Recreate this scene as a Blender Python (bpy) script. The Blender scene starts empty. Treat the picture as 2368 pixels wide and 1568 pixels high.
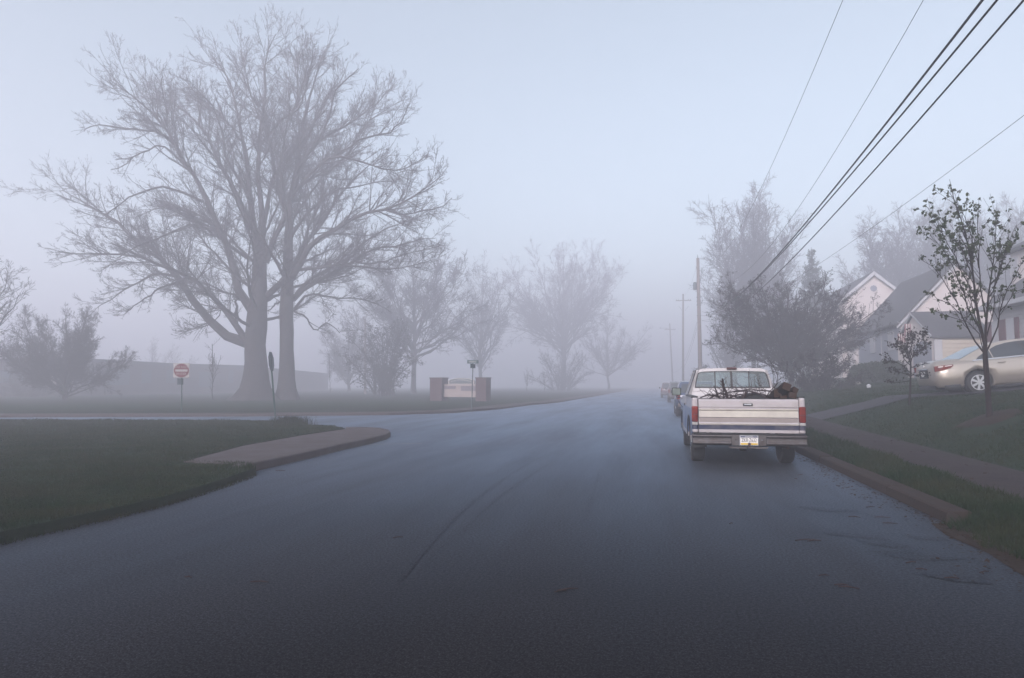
import bpy, bmesh, math, random
import numpy as np
from mathutils import Vector, Matrix
from mathutils.geometry import tessellate_polygon

# ------------------------------------------------------------------ camera
R_ = math.radians
F = 1578.0; CX, CY = 1183.5, 784.0          # focal length and centre in a 2367 x 1568 picture
PITCH = math.atan(106 / F)
YAW = math.atan(331.5 / math.hypot(F, 106))
H = 1.45
CAM = np.array([0, 0, H])
F0 = np.array([-math.sin(YAW), math.cos(YAW), 0])
FW = F0 * math.cos(PITCH) + np.array([0, 0, math.sin(PITCH)])
RT = np.array([math.cos(YAW), math.sin(YAW), 0])
UP = np.cross(RT, FW)
sc = bpy.context.scene
cd = bpy.data.cameras.new('camera'); cam = bpy.data.objects.new('camera', cd)
sc.collection.objects.link(cam)
cd.sensor_width = 36; cd.lens = F / 2367 * 36; cd.clip_start = 0.05; cd.clip_end = 3000
cam.matrix_world = Matrix([[RT[0], UP[0], -FW[0], 0], [RT[1], UP[1], -FW[1], 0], [RT[2], UP[2], -FW[2], H], [0, 0, 0, 1]])
sc.camera = cam

# ------------------------------------------------------------------ sky, sun, exposure
SUN_EL, SUN_AZ = R_(24), R_(200)            # azimuth clockwise from +Y (the road's direction)
w = bpy.data.worlds.new('World'); sc.world = w; w.use_nodes = True
nt = w.node_tree; nt.nodes.clear()
sky = nt.nodes.new('ShaderNodeTexSky'); sky.sky_type = 'NISHITA'; sky.sun_disc = False
sky.sun_elevation = SUN_EL; sky.sun_rotation = SUN_AZ; sky.air_density = 1.0; sky.dust_density = 1.5; sky.ozone_density = 2.0
hs = nt.nodes.new('ShaderNodeHueSaturation'); hs.inputs['Saturation'].default_value = 0.55
bg = nt.nodes.new('ShaderNodeBackground'); bg.inputs['Strength'].default_value = 0.092
ow = nt.nodes.new('ShaderNodeOutputWorld')
nt.links.new(sky.outputs[0], hs.inputs['Color']); tint = nt.nodes.new('ShaderNodeMix'); tint.data_type = 'RGBA'; tint.blend_type = 'MULTIPLY'; tint.inputs[0].default_value = 1; tint.inputs[7].default_value = (0.965, 1.02, 0.97, 1)
nt.links.new(hs.outputs[0], tint.inputs[6]); nt.links.new(tint.outputs[2], bg.inputs[0]); nt.links.new(bg.outputs[0], ow.inputs[0])
sl = bpy.data.lights.new('sun', 'SUN'); sl.energy = 2.0; sl.angle = R_(28); sl.color = (1, 0.88, 0.95)
so = bpy.data.objects.new('sun', sl); sc.collection.objects.link(so)
sdir = Vector((math.sin(SUN_AZ) * math.cos(SUN_EL), math.cos(SUN_AZ) * math.cos(SUN_EL), math.sin(SUN_EL)))
so.rotation_euler = sdir.to_track_quat('Z', 'Y').to_euler()
sc.view_settings.view_transform = 'Standard'; sc.view_settings.look = 'None'
sc.view_settings.exposure = 1.5; sc.view_settings.gamma = 1
cy = sc.cycles
DENOISE = True
cy.max_bounces = 12; cy.diffuse_bounces = 3; cy.glossy_bounces = 3; cy.transmission_bounces = 4
cy.volume_bounces = 8; cy.transparent_max_bounces = 8
cy.use_denoising = DENOISE; cy.caustics_reflective = False; cy.caustics_refractive = False
HAZE_DENSITY = 0.0098

# ------------------------------------------------------------------ helpers
def ray(px, py): return (px - CX) * RT + (CY - py) * UP + F * FW
def PD(px, py, d):
    r = ray(px, py); return CAM + r * (d / np.dot(r, F0))
def PY(px, py, Y):
    r = ray(px, py); return CAM + r * (Y / r[1])
def PX(px, py, X):
    r = ray(px, py); return CAM + r * (X / r[0])
def G(px, py, z=0.0):
    r = ray(px, py); return CAM + r * ((z - H) / r[2])
rng = np.random.default_rng(7)
random.seed(7)

def mat(name, col, rough=0.6, metal=0.0, spec=0.5, noise=None, bump=None, coat=0, coords='Object'):
    """noise=(scale, amount, col2) mixes col2 in by a noise pattern; bump=(scale, strength)"""
    m = bpy.data.materials.new(name); m.use_nodes = True
    n = m.node_tree; b = n.nodes['Principled BSDF']
    b.inputs['Base Color'].default_value = (*col, 1); b.inputs['Roughness'].default_value = rough
    b.inputs['Metallic'].default_value = metal; b.inputs['Specular IOR Level'].default_value = spec
    b.inputs['Coat Weight'].default_value = coat
    tc = n.nodes.new('ShaderNodeTexCoord')
    if noise:
        nz = n.nodes.new('ShaderNodeTexNoise'); nz.inputs['Scale'].default_value = noise[0]; nz.inputs['Detail'].default_value = 6
        nz.inputs['Roughness'].default_value = 0.65
        n.links.new(tc.outputs[coords], nz.inputs['Vector'])
        mr = n.nodes.new('ShaderNodeMapRange'); mr.inputs['From Min'].default_value = 0.35; mr.inputs['From Max'].default_value = 0.65
        mr.inputs['To Max'].default_value = noise[1]
        n.links.new(nz.outputs['Fac'], mr.inputs['Value'])
        mx = n.nodes.new('ShaderNodeMix'); mx.data_type = 'RGBA'
        mx.inputs[6].default_value = (*col, 1); mx.inputs[7].default_value = (*noise[2], 1)
        n.links.new(mr.outputs[0], mx.inputs[0]); n.links.new(mx.outputs[2], b.inputs['Base Color'])
    if bump:
        nb = n.nodes.new('ShaderNodeTexNoise'); nb.inputs['Scale'].default_value = bump[0]; nb.inputs['Detail'].default_value = 5
        n.links.new(tc.outputs[coords], nb.inputs['Vector'])
        bp = n.nodes.new('ShaderNodeBump'); bp.inputs['Strength'].default_value = bump[1]; bp.inputs['Distance'].default_value = 0.02
        n.links.new(nb.outputs['Fac'], bp.inputs['Height']); n.links.new(bp.outputs[0], b.inputs['Normal'])
    return m

def link(o): sc.collection.objects.link(o); return o
def mesh_obj(name, V, Fc, m, parent=None, smooth=False, sizes=None, mats=None, fm=None):
    """V (n,3) world coordinates if the parent is unrotated; Fc list of tuples or (m,k) array"""
    me = bpy.data.meshes.new(name)
    V = np.asarray(V, dtype=np.float32)
    if parent is not None and parent.get('_world'): V = V - np.array(parent.location, dtype=np.float32)
    if isinstance(Fc, np.ndarray):
        nf, k = Fc.shape
        me.vertices.add(len(V)); me.vertices.foreach_set('co', V.ravel())
        me.loops.add(nf * k); me.loops.foreach_set('vertex_index', Fc.ravel().astype(np.int32))
        me.polygons.add(nf); me.polygons.foreach_set('loop_start', np.arange(0, nf * k, k, dtype=np.int32))
        if smooth: me.polygons.foreach_set('use_smooth', np.ones(nf, dtype=bool))
        me.update(calc_edges=True)
    else:
        me.from_pydata([tuple(map(float, v)) for v in V], [], [tuple(f) for f in Fc]); me.update()
        if smooth:
            for p in me.polygons: p.use_smooth = True
    if mats:
        for mm in mats: me.materials.append(mm)
        if fm is not None:
            me.polygons.foreach_set('material_index', np.asarray(fm, dtype=np.int32))
    else: me.materials.append(m)
    o = bpy.data.objects.new(name, me); link(o)
    if parent is not None: o.parent = parent
    return o

def thing(name, label, cat, loc=(0, 0, 0), rot=(0, 0, 0), group=None, world=True):
    o = bpy.data.objects.new(name, None); link(o)
    o.location = tuple(map(float, loc)); o.rotation_euler = rot
    o['label'] = label; o['category'] = cat
    if group: o['group'] = group
    if world: o['_world'] = 1
    o.empty_display_size = 0.2
    return o
def tag(o, label, cat, group=None, kind=None):
    if label: o['label'] = label
    if cat: o['category'] = cat
    if group: o['group'] = group
    if kind: o['kind'] = kind
    return o

class MB:
    def __init__(s): s.v = []; s.f = []
    def add(s, vs, fs):
        b = len(s.v); s.v += [tuple(map(float, p)) for p in vs]; s.f += [tuple(b + i for i in f) for f in fs]; return s
    def box(s, x0, x1, y0, y1, z0, z1, M=None):
        vs = [(x, y, z) for z in (z0, z1) for y in (y0, y1) for x in (x0, x1)]
        if M is not None: vs = [tuple(M @ Vector(v)) for v in vs]
        return s.add(vs, [(0, 2, 3, 1), (4, 5, 7, 6), (0, 1, 5, 4), (2, 6, 7, 3), (0, 4, 6, 2), (1, 3, 7, 5)])
    def prism(s, poly, axis, a, b):
        """poly 2-D outline; extruded along axis from a to b (x: poly=(y,z), y: poly=(x,z), z: poly=(x,y))"""
        def P(p, t):
            return {'x': (t, p[0], p[1]), 'y': (p[0], t, p[1]), 'z': (p[0], p[1], t)}[axis]
        n = len(poly)
        tri = tessellate_polygon([[Vector((p[0], p[1], 0)) for p in poly]])
        vs = [P(p, a) for p in poly] + [P(p, b) for p in poly]
        fs = [tuple(t) for t in tri] + [tuple(n + i for i in reversed(t)) for t in tri]
        fs += [(i, (i + 1) % n, n + (i + 1) % n, n + i) for i in range(n)]
        return s.add(vs, fs)
    def tube(s, pts, r, k=8, cap=True):
        pts = [Vector(tuple(map(float, p))) for p in pts]; n = len(pts)
        rs = r if isinstance(r, (list, tuple)) else [r] * n
        d = (pts[-1] - pts[0]).normalized(); ref = Vector((0, 0, 1)) if abs(d.z) < 0.9 else Vector((1, 0, 0))
        b = len(s.v)
        for i, p in enumerate(pts):
            t = (pts[min(i + 1, n - 1)] - pts[max(i - 1, 0)]).normalized()
            a = t.cross(ref).normalized(); c = t.cross(a)
            for j in range(k):
                q = 2 * math.pi * j / k; s.v.append(tuple(p + (a * math.cos(q) + c * math.sin(q)) * rs[i]))
        for i in range(n - 1):
            for j in range(k):
                s.f.append((b + i * k + j, b + i * k + (j + 1) % k, b + (i + 1) * k + (j + 1) % k, b + (i + 1) * k + j))
        if cap:
            s.f.append(tuple(b + j for j in reversed(range(k)))); s.f.append(tuple(b + (n - 1) * k + j for j in range(k)))
        return s
    def lathe(s, prof, c, axis='z', k=24):
        """prof list of (radius, height)"""
        b = len(s.v)
        for r, h in prof:
            for j in range(k):
                q = 2 * math.pi * j / k; x, y = r * math.cos(q), r * math.sin(q)
                p = {'z': (x, y, h), 'x': (h, x, y), 'y': (x, h, y)}[axis]
                s.v.append((c[0] + p[0], c[1] + p[1], c[2] + p[2]))
        for i in range(len(prof) - 1):
            for j in range(k):
                s.f.append((b + i * k + j, b + i * k + (j + 1) % k, b + (i + 1) * k + (j + 1) % k, b + (i + 1) * k + j))
        s.f.append(tuple(b + j for j in reversed(range(k)))); s.f.append(tuple(b + (len(prof) - 1) * k + j for j in range(k)))
        return s
    def build(s, name, m, parent=None, smooth=False, bevel=0, seg=2):
        o = mesh_obj(name, s.v, s.f, m, parent, smooth)
        bm = bmesh.new(); bm.from_mesh(o.data); bmesh.ops.recalc_face_normals(bm, faces=bm.faces); bm.to_mesh(o.data); bm.free()
        if bevel:
            md = o.modifiers.new('bevel', 'BEVEL'); md.width = bevel; md.segments = seg; md.limit_method = 'ANGLE'; md.angle_limit = R_(35)
            md.harden_normals = False
            for p in o.data.polygons: p.use_smooth = True
            o.modifiers.new('wn', 'WEIGHTED_NORMAL')
        return o

def text(name, s, size, m, parent, loc, rot, ext=0.002, sx=1.0):
    c = bpy.data.curves.new(name, 'FONT'); c.body = s; c.size = size; c.align_x = 'CENTER'; c.align_y = 'CENTER'; c.extrude = ext
    c.materials.append(m); o = bpy.data.objects.new(name, c); link(o); o.parent = parent
    l = Vector(tuple(map(float, loc)))
    if parent is not None and parent.get('_world'): l = l - parent.location
    o.location = l; o.rotation_euler = rot; o.scale = (sx, 1, 1)
    bpy.context.view_layer.update(); me = bpy.data.meshes.new_from_object(o.evaluated_get(bpy.context.evaluated_depsgraph_get()))
    q = bpy.data.objects.new(name, me); link(q); q.parent = parent; q.location = o.location; q.rotation_euler = o.rotation_euler; q.scale = o.scale
    bpy.data.objects.remove(o); return q

# ------------------------------------------------------------------ materials
M = {}
M['soil'] = mat('soil', (0.018, 0.011, 0.008), 0.9, spec=0.1, noise=(3, 0.8, (0.03, 0.02, 0.014)), bump=(20, 0.6))
M['lawn'] = mat('lawn', (0.008, 0.022, 0.009), 0.9, spec=0.05, noise=(1.3, 0.9, (0.016, 0.026, 0.012)), bump=(25, 0.8))
M['blade'] = mat('blade', (0.006, 0.022, 0.006), 0.8, spec=0.03, noise=(1.1, 1.0, (0.026, 0.030, 0.012)))
M['concrete'] = mat('concrete', (0.088, 0.078, 0.082), 0.9, spec=0.1, noise=(1.6, 0.9, (0.065, 0.052, 0.050)), bump=(60, 0.35))
M['kerb'] = mat('kerb', (0.036, 0.029, 0.028), 0.95, spec=0.06, noise=(5, 0.9, (0.04, 0.028, 0.023)), bump=(35, 0.6))
M['bark'] = mat('bark', (0.032, 0.028, 0.030), 0.95, spec=0.1, noise=(3, 0.8, (0.055, 0.048, 0.048)), bump=(9, 0.8))
M['twig'] = mat('twig', (0.030, 0.025, 0.028), 0.95, spec=0.05)
M['twig_red'] = mat('twig_red', (0.034, 0.022, 0.022), 0.9, spec=0.08)
M['leaf'] = mat('leaf', (0.022, 0.040, 0.012), 0.7, spec=0.15, noise=(3, 0.8, (0.040, 0.045, 0.016)))
M['leaf_dark'] = mat('leaf_dark', (0.034, 0.024, 0.027), 0.8, spec=0.08, noise=(3, 0.8, (0.022, 0.028, 0.020)))
M['needle'] = mat('needle', (0.022, 0.035, 0.022), 0.8, spec=0.2)
M['hedge'] = mat('hedge', (0.022, 0.032, 0.018), 0.8, spec=0.2, noise=(3, 0.8, (0.035, 0.045, 0.022)))
M['white_paint'] = mat('white_paint', (0.52, 0.50, 0.51), 0.28, coat=0.6, noise=(2.5, 0.5, (0.42, 0.38, 0.37)))
M['chrome'] = mat('chrome', (0.62, 0.62, 0.64), 0.18, metal=1.0)
M['bumper'] = mat('bumper', (0.13, 0.122, 0.125), 0.42, metal=0.85, noise=(6, 0.7, (0.08, 0.058, 0.05)))
M['trim_metal'] = mat('trim_metal', (0.56, 0.52, 0.46), 0.36, metal=0.5, noise=(1.6, 0.8, (0.38, 0.34, 0.32)))
M['rubber'] = mat('rubber', (0.014, 0.014, 0.015), 0.75, bump=(80, 0.3))
M['black'] = mat('black', (0.012, 0.012, 0.013), 0.5)
M['glass_dark'] = mat('glass_dark', (0.03, 0.035, 0.04), 0.06, spec=0.8)
M['red_lens'] = mat('red_lens', (0.09, 0.004, 0.003), 0.25, coat=0.3, spec=0.3, noise=(7, 0.8, (0.26, 0.018, 0.005)))  # amber mottling paints an orange glow into the lens
M['clear_lens'] = mat('clear_lens', (0.32, 0.31, 0.30), 0.2, coat=0.5)
M['plate_white'] = mat('plate_white', (0.75, 0.72, 0.70), 0.5)
M['plate_blue'] = mat('plate_blue', (0.02, 0.03, 0.10), 0.5)
M['plate_yellow'] = mat('plate_yellow', (0.65, 0.42, 0.02), 0.5)
M['rust'] = mat('rust', (0.10, 0.045, 0.03), 0.8, noise=(14, 0.8, (0.05, 0.03, 0.025)))
M['wood'] = mat('wood', (0.020, 0.011, 0.008), 0.95, spec=0.05, noise=(6, 0.8, (0.011, 0.006, 0.005)), bump=(30, 0.5))
M['wood_end'] = mat('wood_end', (0.040, 0.022, 0.014), 0.9, spec=0.1, noise=(14, 0.8, (0.03, 0.017, 0.011)))
M['pole_wood'] = mat('pole_wood', (0.21, 0.175, 0.165), 0.9, noise=(4, 0.8, (0.14, 0.115, 0.11)))
M['wire'] = mat('wire', (0.020, 0.022, 0.028), 0.5)
M['green_post'] = mat('green_post', (0.02, 0.055, 0.045), 0.6)
M['sign_back'] = mat('sign_back', (0.10, 0.12, 0.13), 0.5, metal=0.5)
M['sign_red'] = mat('sign_red', (0.18, 0.035, 0.04), 0.5)
M['sign_white'] = mat('sign_white', (0.42, 0.39, 0.38), 0.5)
M['sign_green'] = mat('sign_green', (0.02, 0.06, 0.055), 0.5)
M['brick'] = mat('brick', (0.07, 0.038, 0.042), 0.9, noise=(5, 0.8, (0.06, 0.03, 0.03)))
M['school_wall'] = mat('school_wall', (0.062, 0.05, 0.055), 0.9, noise=(0.5, 0.6, (0.08, 0.065, 0.06)))
M['school_pale'] = mat('school_pale', (0.22, 0.18, 0.14), 0.9)
M['shingle'] = mat('shingle', (0.060, 0.060, 0.068), 0.9, noise=(6, 0.8, (0.085, 0.083, 0.09)), bump=(15, 0.5))
M['frame_white'] = mat('frame_white', (0.40, 0.40, 0.42), 0.6)
M['shutter'] = mat('shutter', (0.095, 0.03, 0.035), 0.7)
M['window_glass'] = mat('window_glass', (0.08, 0.11, 0.13), 0.12, spec=0.8)
M['flag_red'] = mat('flag_red', (0.17, 0.055, 0.065), 0.8); M['flag_blue'] = mat('flag_blue', (0.02, 0.03, 0.12), 0.8)
M['stone'] = mat('stone', (0.36, 0.34, 0.33), 0.9, noise=(4, 0.8, (0.22, 0.2, 0.19)))
M['silver'] = mat('silver', (0.40, 0.35, 0.30), 0.30, metal=0.55, coat=0.7)
M['alloy'] = mat('alloy', (0.62, 0.62, 0.64), 0.3, metal=0.8)
M['navy_paint'] = mat('navy_paint', (0.025, 0.045, 0.10), 0.3, coat=0.6)
M['grey_paint'] = mat('grey_paint', (0.09, 0.09, 0.10), 0.3, coat=0.6)
M['maroon_paint'] = mat('maroon_paint', (0.09, 0.05, 0.06), 0.3, coat=0.6)
M['mirror'] = mat('mirror', (0.16, 0.19, 0.18), 0.25, metal=0.6)

def siding(name, col, col2, pitch=0.11):
    m = mat(name, col, 0.55, noise=(0.7, 0.5, col2)); n = m.node_tree; b = n.nodes['Principled BSDF']
    tc = n.nodes.new('ShaderNodeTexCoord'); sp = n.nodes.new('ShaderNodeSeparateXYZ'); n.links.new(tc.outputs['Object'], sp.inputs[0])
    dv = n.nodes.new('ShaderNodeMath'); dv.operation = 'DIVIDE'; dv.inputs[1].default_value = pitch; n.links.new(sp.outputs[2], dv.inputs[0])
    fr = n.nodes.new('ShaderNodeMath'); fr.operation = 'FRACT'; n.links.new(dv.outputs[0], fr.inputs[0])
    iv = n.nodes.new('ShaderNodeMath'); iv.operation = 'SUBTRACT'; iv.inputs[0].default_value = 1; n.links.new(fr.outputs[0], iv.inputs[1])
    bp = n.nodes.new('ShaderNodeBump'); bp.inputs['Strength'].default_value = 1; bp.inputs['Distance'].default_value = 0.02
    n.links.new(iv.outputs[0], bp.inputs['Height']); n.links.new(bp.outputs[0], b.inputs['Normal'])
    return m
M['siding_pink'] = siding('siding_pink', (0.56, 0.50, 0.48), (0.49, 0.44, 0.43))
M['siding_cream'] = siding('siding_cream', (0.44, 0.39, 0.33), (0.39, 0.35, 0.30), 0.16)
M['siding_grey'] = siding('siding_grey', (0.42, 0.41, 0.42), (0.38, 0.37, 0.38), 0.16)
M['siding_blue_shade'] = siding('siding_blue_shade', (0.22, 0.23, 0.27), (0.18, 0.19, 0.23))  # siding colour darkened and blued to carry the street side's shade

def two_tone(name, bands, base):
    """paint whose colour changes with the object's own height: bands = [(z, colour), ...] ascending"""
    m = mat(name, base, 0.28, coat=0.6); n = m.node_tree; b = n.nodes['Principled BSDF']
    tc = n.nodes.new('ShaderNodeTexCoord'); sp = n.nodes.new('ShaderNodeSeparateXYZ'); n.links.new(tc.outputs['Object'], sp.inputs[0])
    mr = n.nodes.new('ShaderNodeMapRange'); mr.inputs['From Max'].default_value = 2.0; n.links.new(sp.outputs[2], mr.inputs['Value'])
    cr = n.nodes.new('ShaderNodeValToRGB'); cr.color_ramp.interpolation = 'CONSTANT'; e = cr.color_ramp.elements
    e[0].position = 0; e[0].color = (*bands[0][1], 1); e[1].position = bands[1][0] / 2; e[1].color = (*bands[1][1], 1)
    for z, c in bands[2:]:
        q = e.new(z / 2); q.color = (*c, 1)
    n.links.new(mr.outputs[0], cr.inputs[0])
    nz = n.nodes.new('ShaderNodeTexNoise'); nz.inputs['Scale'].default_value = 5; nz.inputs['Detail'].default_value = 6; n.links.new(tc.outputs['Object'], nz.inputs['Vector'])
    m2 = n.nodes.new('ShaderNodeMapRange'); m2.inputs['From Min'].default_value = 0.45; m2.inputs['From Max'].default_value = 0.75; m2.inputs['To Max'].default_value = 0.45
    n.links.new(nz.outputs['Fac'], m2.inputs['Value'])
    mx = n.nodes.new('ShaderNodeMix'); mx.data_type = 'RGBA'; mx.inputs[7].default_value = (0.22, 0.19, 0.17, 1)
    n.links.new(m2.outputs[0], mx.inputs[0]); n.links.new(cr.outputs[0], mx.inputs[6]); n.links.new(mx.outputs[2], b.inputs['Base Color'])
    return m
WH = (0.40, 0.365, 0.375); BL = (0.045, 0.085, 0.20); BLD = (0.012, 0.018, 0.055)
M['side_paint'] = two_tone('side_paint', [(0, WH), (0.52, BL), (1.02, WH)], WH)
M['gate_paint'] = two_tone('gate_paint', [(0, WH), (0.665, BLD), (0.75, WH)], WH)

def asphalt(name='asphalt', sheen=1.0, dark=1.0):
    m = bpy.data.materials.new(name); m.use_nodes = True; n = m.node_tree; b = n.nodes['Principled BSDF']
    tc = n.nodes.new('ShaderNodeTexCoord')
    def nz(scale, det=4, rough=0.6, vec=None):
        t = n.nodes.new('ShaderNodeTexNoise'); t.inputs['Scale'].default_value = scale; t.inputs['Detail'].default_value = det; t.inputs['Roughness'].default_value = rough
        n.links.new(vec or tc.outputs['Object'], t.inputs['Vector']); return t.outputs['Fac']
    def mr(v, a, b_, c, d):
        t = n.nodes.new('ShaderNodeMapRange'); t.inputs[1].default_value = a; t.inputs[2].default_value = b_; t.inputs[3].default_value = c; t.inputs[4].default_value = d
        n.links.new(v, t.inputs[0]); return t.outputs[0]
    mp = n.nodes.new('ShaderNodeMapping'); mp.inputs['Scale'].default_value = (1.0, 0.12, 1); mp.inputs['Rotation'].default_value = (0, 0, R_(4)); n.links.new(tc.outputs['Object'], mp.inputs[0])
    mid = nz(42, 3, 0.7); big = nz(0.22, 5); streak = nz(0.8, 5, 0.6, mp.outputs[0]); fine = nz(95, 3, 0.7)
    vo = n.nodes.new('ShaderNodeTexVoronoi'); vo.inputs['Scale'].default_value = 75; n.links.new(tc.outputs['Object'], vo.inputs['Vector'])
    c1 = n.nodes.new('ShaderNodeMix'); c1.data_type = 'RGBA'; c1.inputs[6].default_value = (0.002, 0.002, 0.0022, 1); c1.inputs[7].default_value = (0.060 * dark, 0.056 * dark, 0.060 * dark, 1)
    fm = n.nodes.new('ShaderNodeMath'); fm.operation = 'MULTIPLY'; n.links.new(mr(fine, 0.40, 0.76, 0, 1), fm.inputs[0]); n.links.new(mr(mid, 0.36, 0.64, 0.4, 1.4), fm.inputs[1]); n.links.new(fm.outputs[0], c1.inputs[0])
    c2 = n.nodes.new('ShaderNodeMix'); c2.data_type = 'RGBA'; c2.blend_type = 'MULTIPLY'; c2.inputs[0].default_value = 1
    n.links.new(c1.outputs[2], c2.inputs[6])
    comb = n.nodes.new('ShaderNodeMath'); comb.operation = 'MULTIPLY'
    n.links.new(mr(big, 0.35, 0.65, 0.72, 1.15), comb.inputs[0]); n.links.new(mr(streak, 0.3, 0.7, 0.7, 1.2), comb.inputs[1])
    cc = n.nodes.new('ShaderNodeCombineColor'); [n.links.new(comb.outputs[0], cc.inputs[i]) for i in range(3)]
    n.links.new(cc.outputs[0], c2.inputs[7]); n.links.new(c2.outputs[2], b.inputs['Base Color'])
    ro = n.nodes.new('ShaderNodeMath'); ro.operation = 'ADD'
    n.links.new(mr(streak, 0.3, 0.7, 0.34, 0.52), ro.inputs[0]); n.links.new(mr(big, 0.3, 0.7, -0.05, 0.07), ro.inputs[1])
    n.links.new(ro.outputs[0], b.inputs['Roughness']); b.inputs['Specular IOR Level'].default_value = 0.0
    bp = n.nodes.new('ShaderNodeBump'); bp.inputs['Strength'].default_value = 0.55; bp.inputs['Distance'].default_value = 0.006
    n.links.new(vo.outputs['Distance'], bp.inputs['Height'])
    bp2 = n.nodes.new('ShaderNodeBump'); bp2.inputs['Strength'].default_value = 0.35; bp2.inputs['Distance'].default_value = 0.01
    n.links.new(fine, bp2.inputs['Height']); n.links.new(bp.outputs[0], bp2.inputs['Normal']); n.links.new(bp2.outputs[0], b.inputs['Normal'])
    # damp sheen that grows only at low viewing angles, as on coarse wet asphalt
    gl = n.nodes.new('ShaderNodeBsdfGlossy'); n.links.new(ro.outputs[0], gl.inputs['Roughness']); n.links.new(bp.outputs[0], gl.inputs['Normal']); gl.inputs[0].default_value = (0.66, 0.80, 1.0, 1)
    lw = n.nodes.new('ShaderNodeLayerWeight'); lw.inputs[0].default_value = 0.5
    pw = n.nodes.new('ShaderNodeMath'); pw.operation = 'POWER'; pw.inputs[1].default_value = 8.0; n.links.new(lw.outputs['Facing'], pw.inputs[0])
    w0 = n.nodes.new('ShaderNodeMath'); w0.operation = 'MULTIPLY'; n.links.new(pw.outputs[0], w0.inputs[0]); n.links.new(mr(mid, 0.36, 0.64, 0.7, 1.25), w0.inputs[1])
    wet = n.nodes.new('ShaderNodeMath'); wet.operation = 'MULTIPLY'; n.links.new(w0.outputs[0], wet.inputs[0]); n.links.new(mr(streak, 0.3, 0.7, 0.66 * sheen, 0.36 * sheen), wet.inputs[1])
    mxs = n.nodes.new('ShaderNodeMixShader'); n.links.new(wet.outputs[0], mxs.inputs[0]); n.links.new(b.outputs[0], mxs.inputs[1]); n.links.new(gl.outputs[0], mxs.inputs[2])
    n.links.new(mxs.outputs[0], n.nodes['Material Output'].inputs['Surface'])
    return m
M['asphalt'] = asphalt()
M['tyre_mark'] = asphalt('tyre_mark', 0.94, 0.9)

# ------------------------------------------------------------------ ground
def grid_obj(name, xs, ys, fn, m, kind='structure'):
    X, Y = np.meshgrid(xs, ys); Z = fn(X, Y)
    V = np.stack([X, Y, Z], -1).reshape(-1, 3); nx, ny = len(xs), len(ys)
    i = np.arange(nx - 1)[None, :] + np.arange(ny - 1)[:, None] * nx; i = i.ravel()
    Fc = np.stack([i, i + 1, i + nx + 1, i + nx], -1)
    o = mesh_obj(name, V, Fc, m, smooth=True); o['kind'] = kind; return o
def poly_obj(name, pts, z, m, skirt=0.0, kind='structure', parent=None):
    n = len(pts); tri = tessellate_polygon([[Vector((p[0], p[1], 0)) for p in pts]])
    zz = z if callable(z) else (lambda x, y: z)
    V = [(p[0], p[1], zz(p[0], p[1])) for p in pts]; Fc = []
    for t in tri:
        a, b, c = [Vector(V[i]) for i in t]
        Fc.append(tuple(t) if (b - a).cross(c - a).z > 0 else tuple(reversed(t)))
    if skirt:
        V += [(p[0], p[1], zz(p[0], p[1]) - skirt) for p in pts]
        Fc += [(i, (i + 1) % n, n + (i + 1) % n, n + i) for i in range(n)]
    o = mesh_obj(name, V, Fc, m, parent)
    if skirt:
        bm = bmesh.new(); bm.from_mesh(o.data); bmesh.ops.recalc_face_normals(bm, faces=bm.faces); bm.to_mesh(o.data); bm.free()
    if kind: o['kind'] = kind
    return o

mesh_obj('ground', [(-650, -80, -0.02), (650, -80, -0.02), (650, 640, -0.02), (-650, 640, -0.02)], [(0, 1, 2, 3)], M['lawn'])['kind'] = 'structure'
# asphalt: the street plus the side street that comes in from the left
farc = [G(x, y, 0)[:2] for x, y in ((-400, 966), (0, 965.5), (300, 964.5), (600, 963), (900, 960), (1050, 955), (1150, 947), (1220, 938), (1290, 931))]
road = [(-70, 8.5), (-30, -12), (7.5, -12), (7.5, 3.0), (3.6, 5.6), (3.3, 12), (3.3, 60), (3.3, 600), (-7.2, 600), (-7.6, 80)] + [tuple(p) for p in farc[::-1]] + [(-90, farc[0][1])]
poly_obj('road', road, 0.0, M['asphalt'])

def ssm(t): t = np.clip(t, 0, 1); return t * t * (3 - 2 * t)
def side_z(Y): return 0.13 + 0.0105 * (np.clip(Y, 3, 26) - 8)
def hr(X, Y):
    X = np.asarray(X, float); Y = np.asarray(Y, float)
    s = side_z(Y); z = np.where(X < 3.9, 0.11 + (s - 0.11) * ssm((X - 3.2) / 0.7), s)
    near = ssm((Y - 5.5) / 6)                     # the bank is lower close to the camera
    bank = 0.37 * np.clip(X - 5.2, 0, 2.0) * (0.55 + 0.45 * near)
    soft = 0.06 * np.sin(X * 1.3 + Y * 0.5) * np.clip(X - 5.2, 0, 1) * 0.4
    z = z + bank + 0.115 * np.clip(X - 7.2, 0, 10) + 0.05 * np.clip(X - 17.2, 0, 30) + soft
    fade = 1 - ssm((Y - 60) / 80) * 0.5
    return z * fade
def verge_cut(X, Y):                              # falls to road level before the kerb starts
    return ssm((Y - 6.55) / 0.5)
xs = np.concatenate([np.linspace(2.7, 3.1, 9), np.linspace(3.2, 8, 49), np.linspace(8.25, 20, 48), np.linspace(21, 60, 20)])
ys = np.concatenate([np.linspace(-12, 4, 17), np.linspace(4.2, 34, 150), np.linspace(35, 70, 36), np.linspace(74, 300, 40)])
def lawn_fn(X, Y):
    z = hr(X, Y) + 0.012 * np.sin(X * 7.1 + 2 * np.sin(Y * 3.3)) * np.sin(Y * 5.7)
    edge = 2.86 + 0.05 * np.sin(Y * 2.7)            # past the kerb end the turf runs down to the asphalt
    soft_ = -0.03 + (z + 0.03) * ssm((X - edge) / 0.55)
    z = np.where(Y < 8.0, soft_, np.where(X < 3.21, -0.05, z))
    return z
rl = grid_obj('lawn_right', xs, ys, lawn_fn, M['lawn'])
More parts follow.
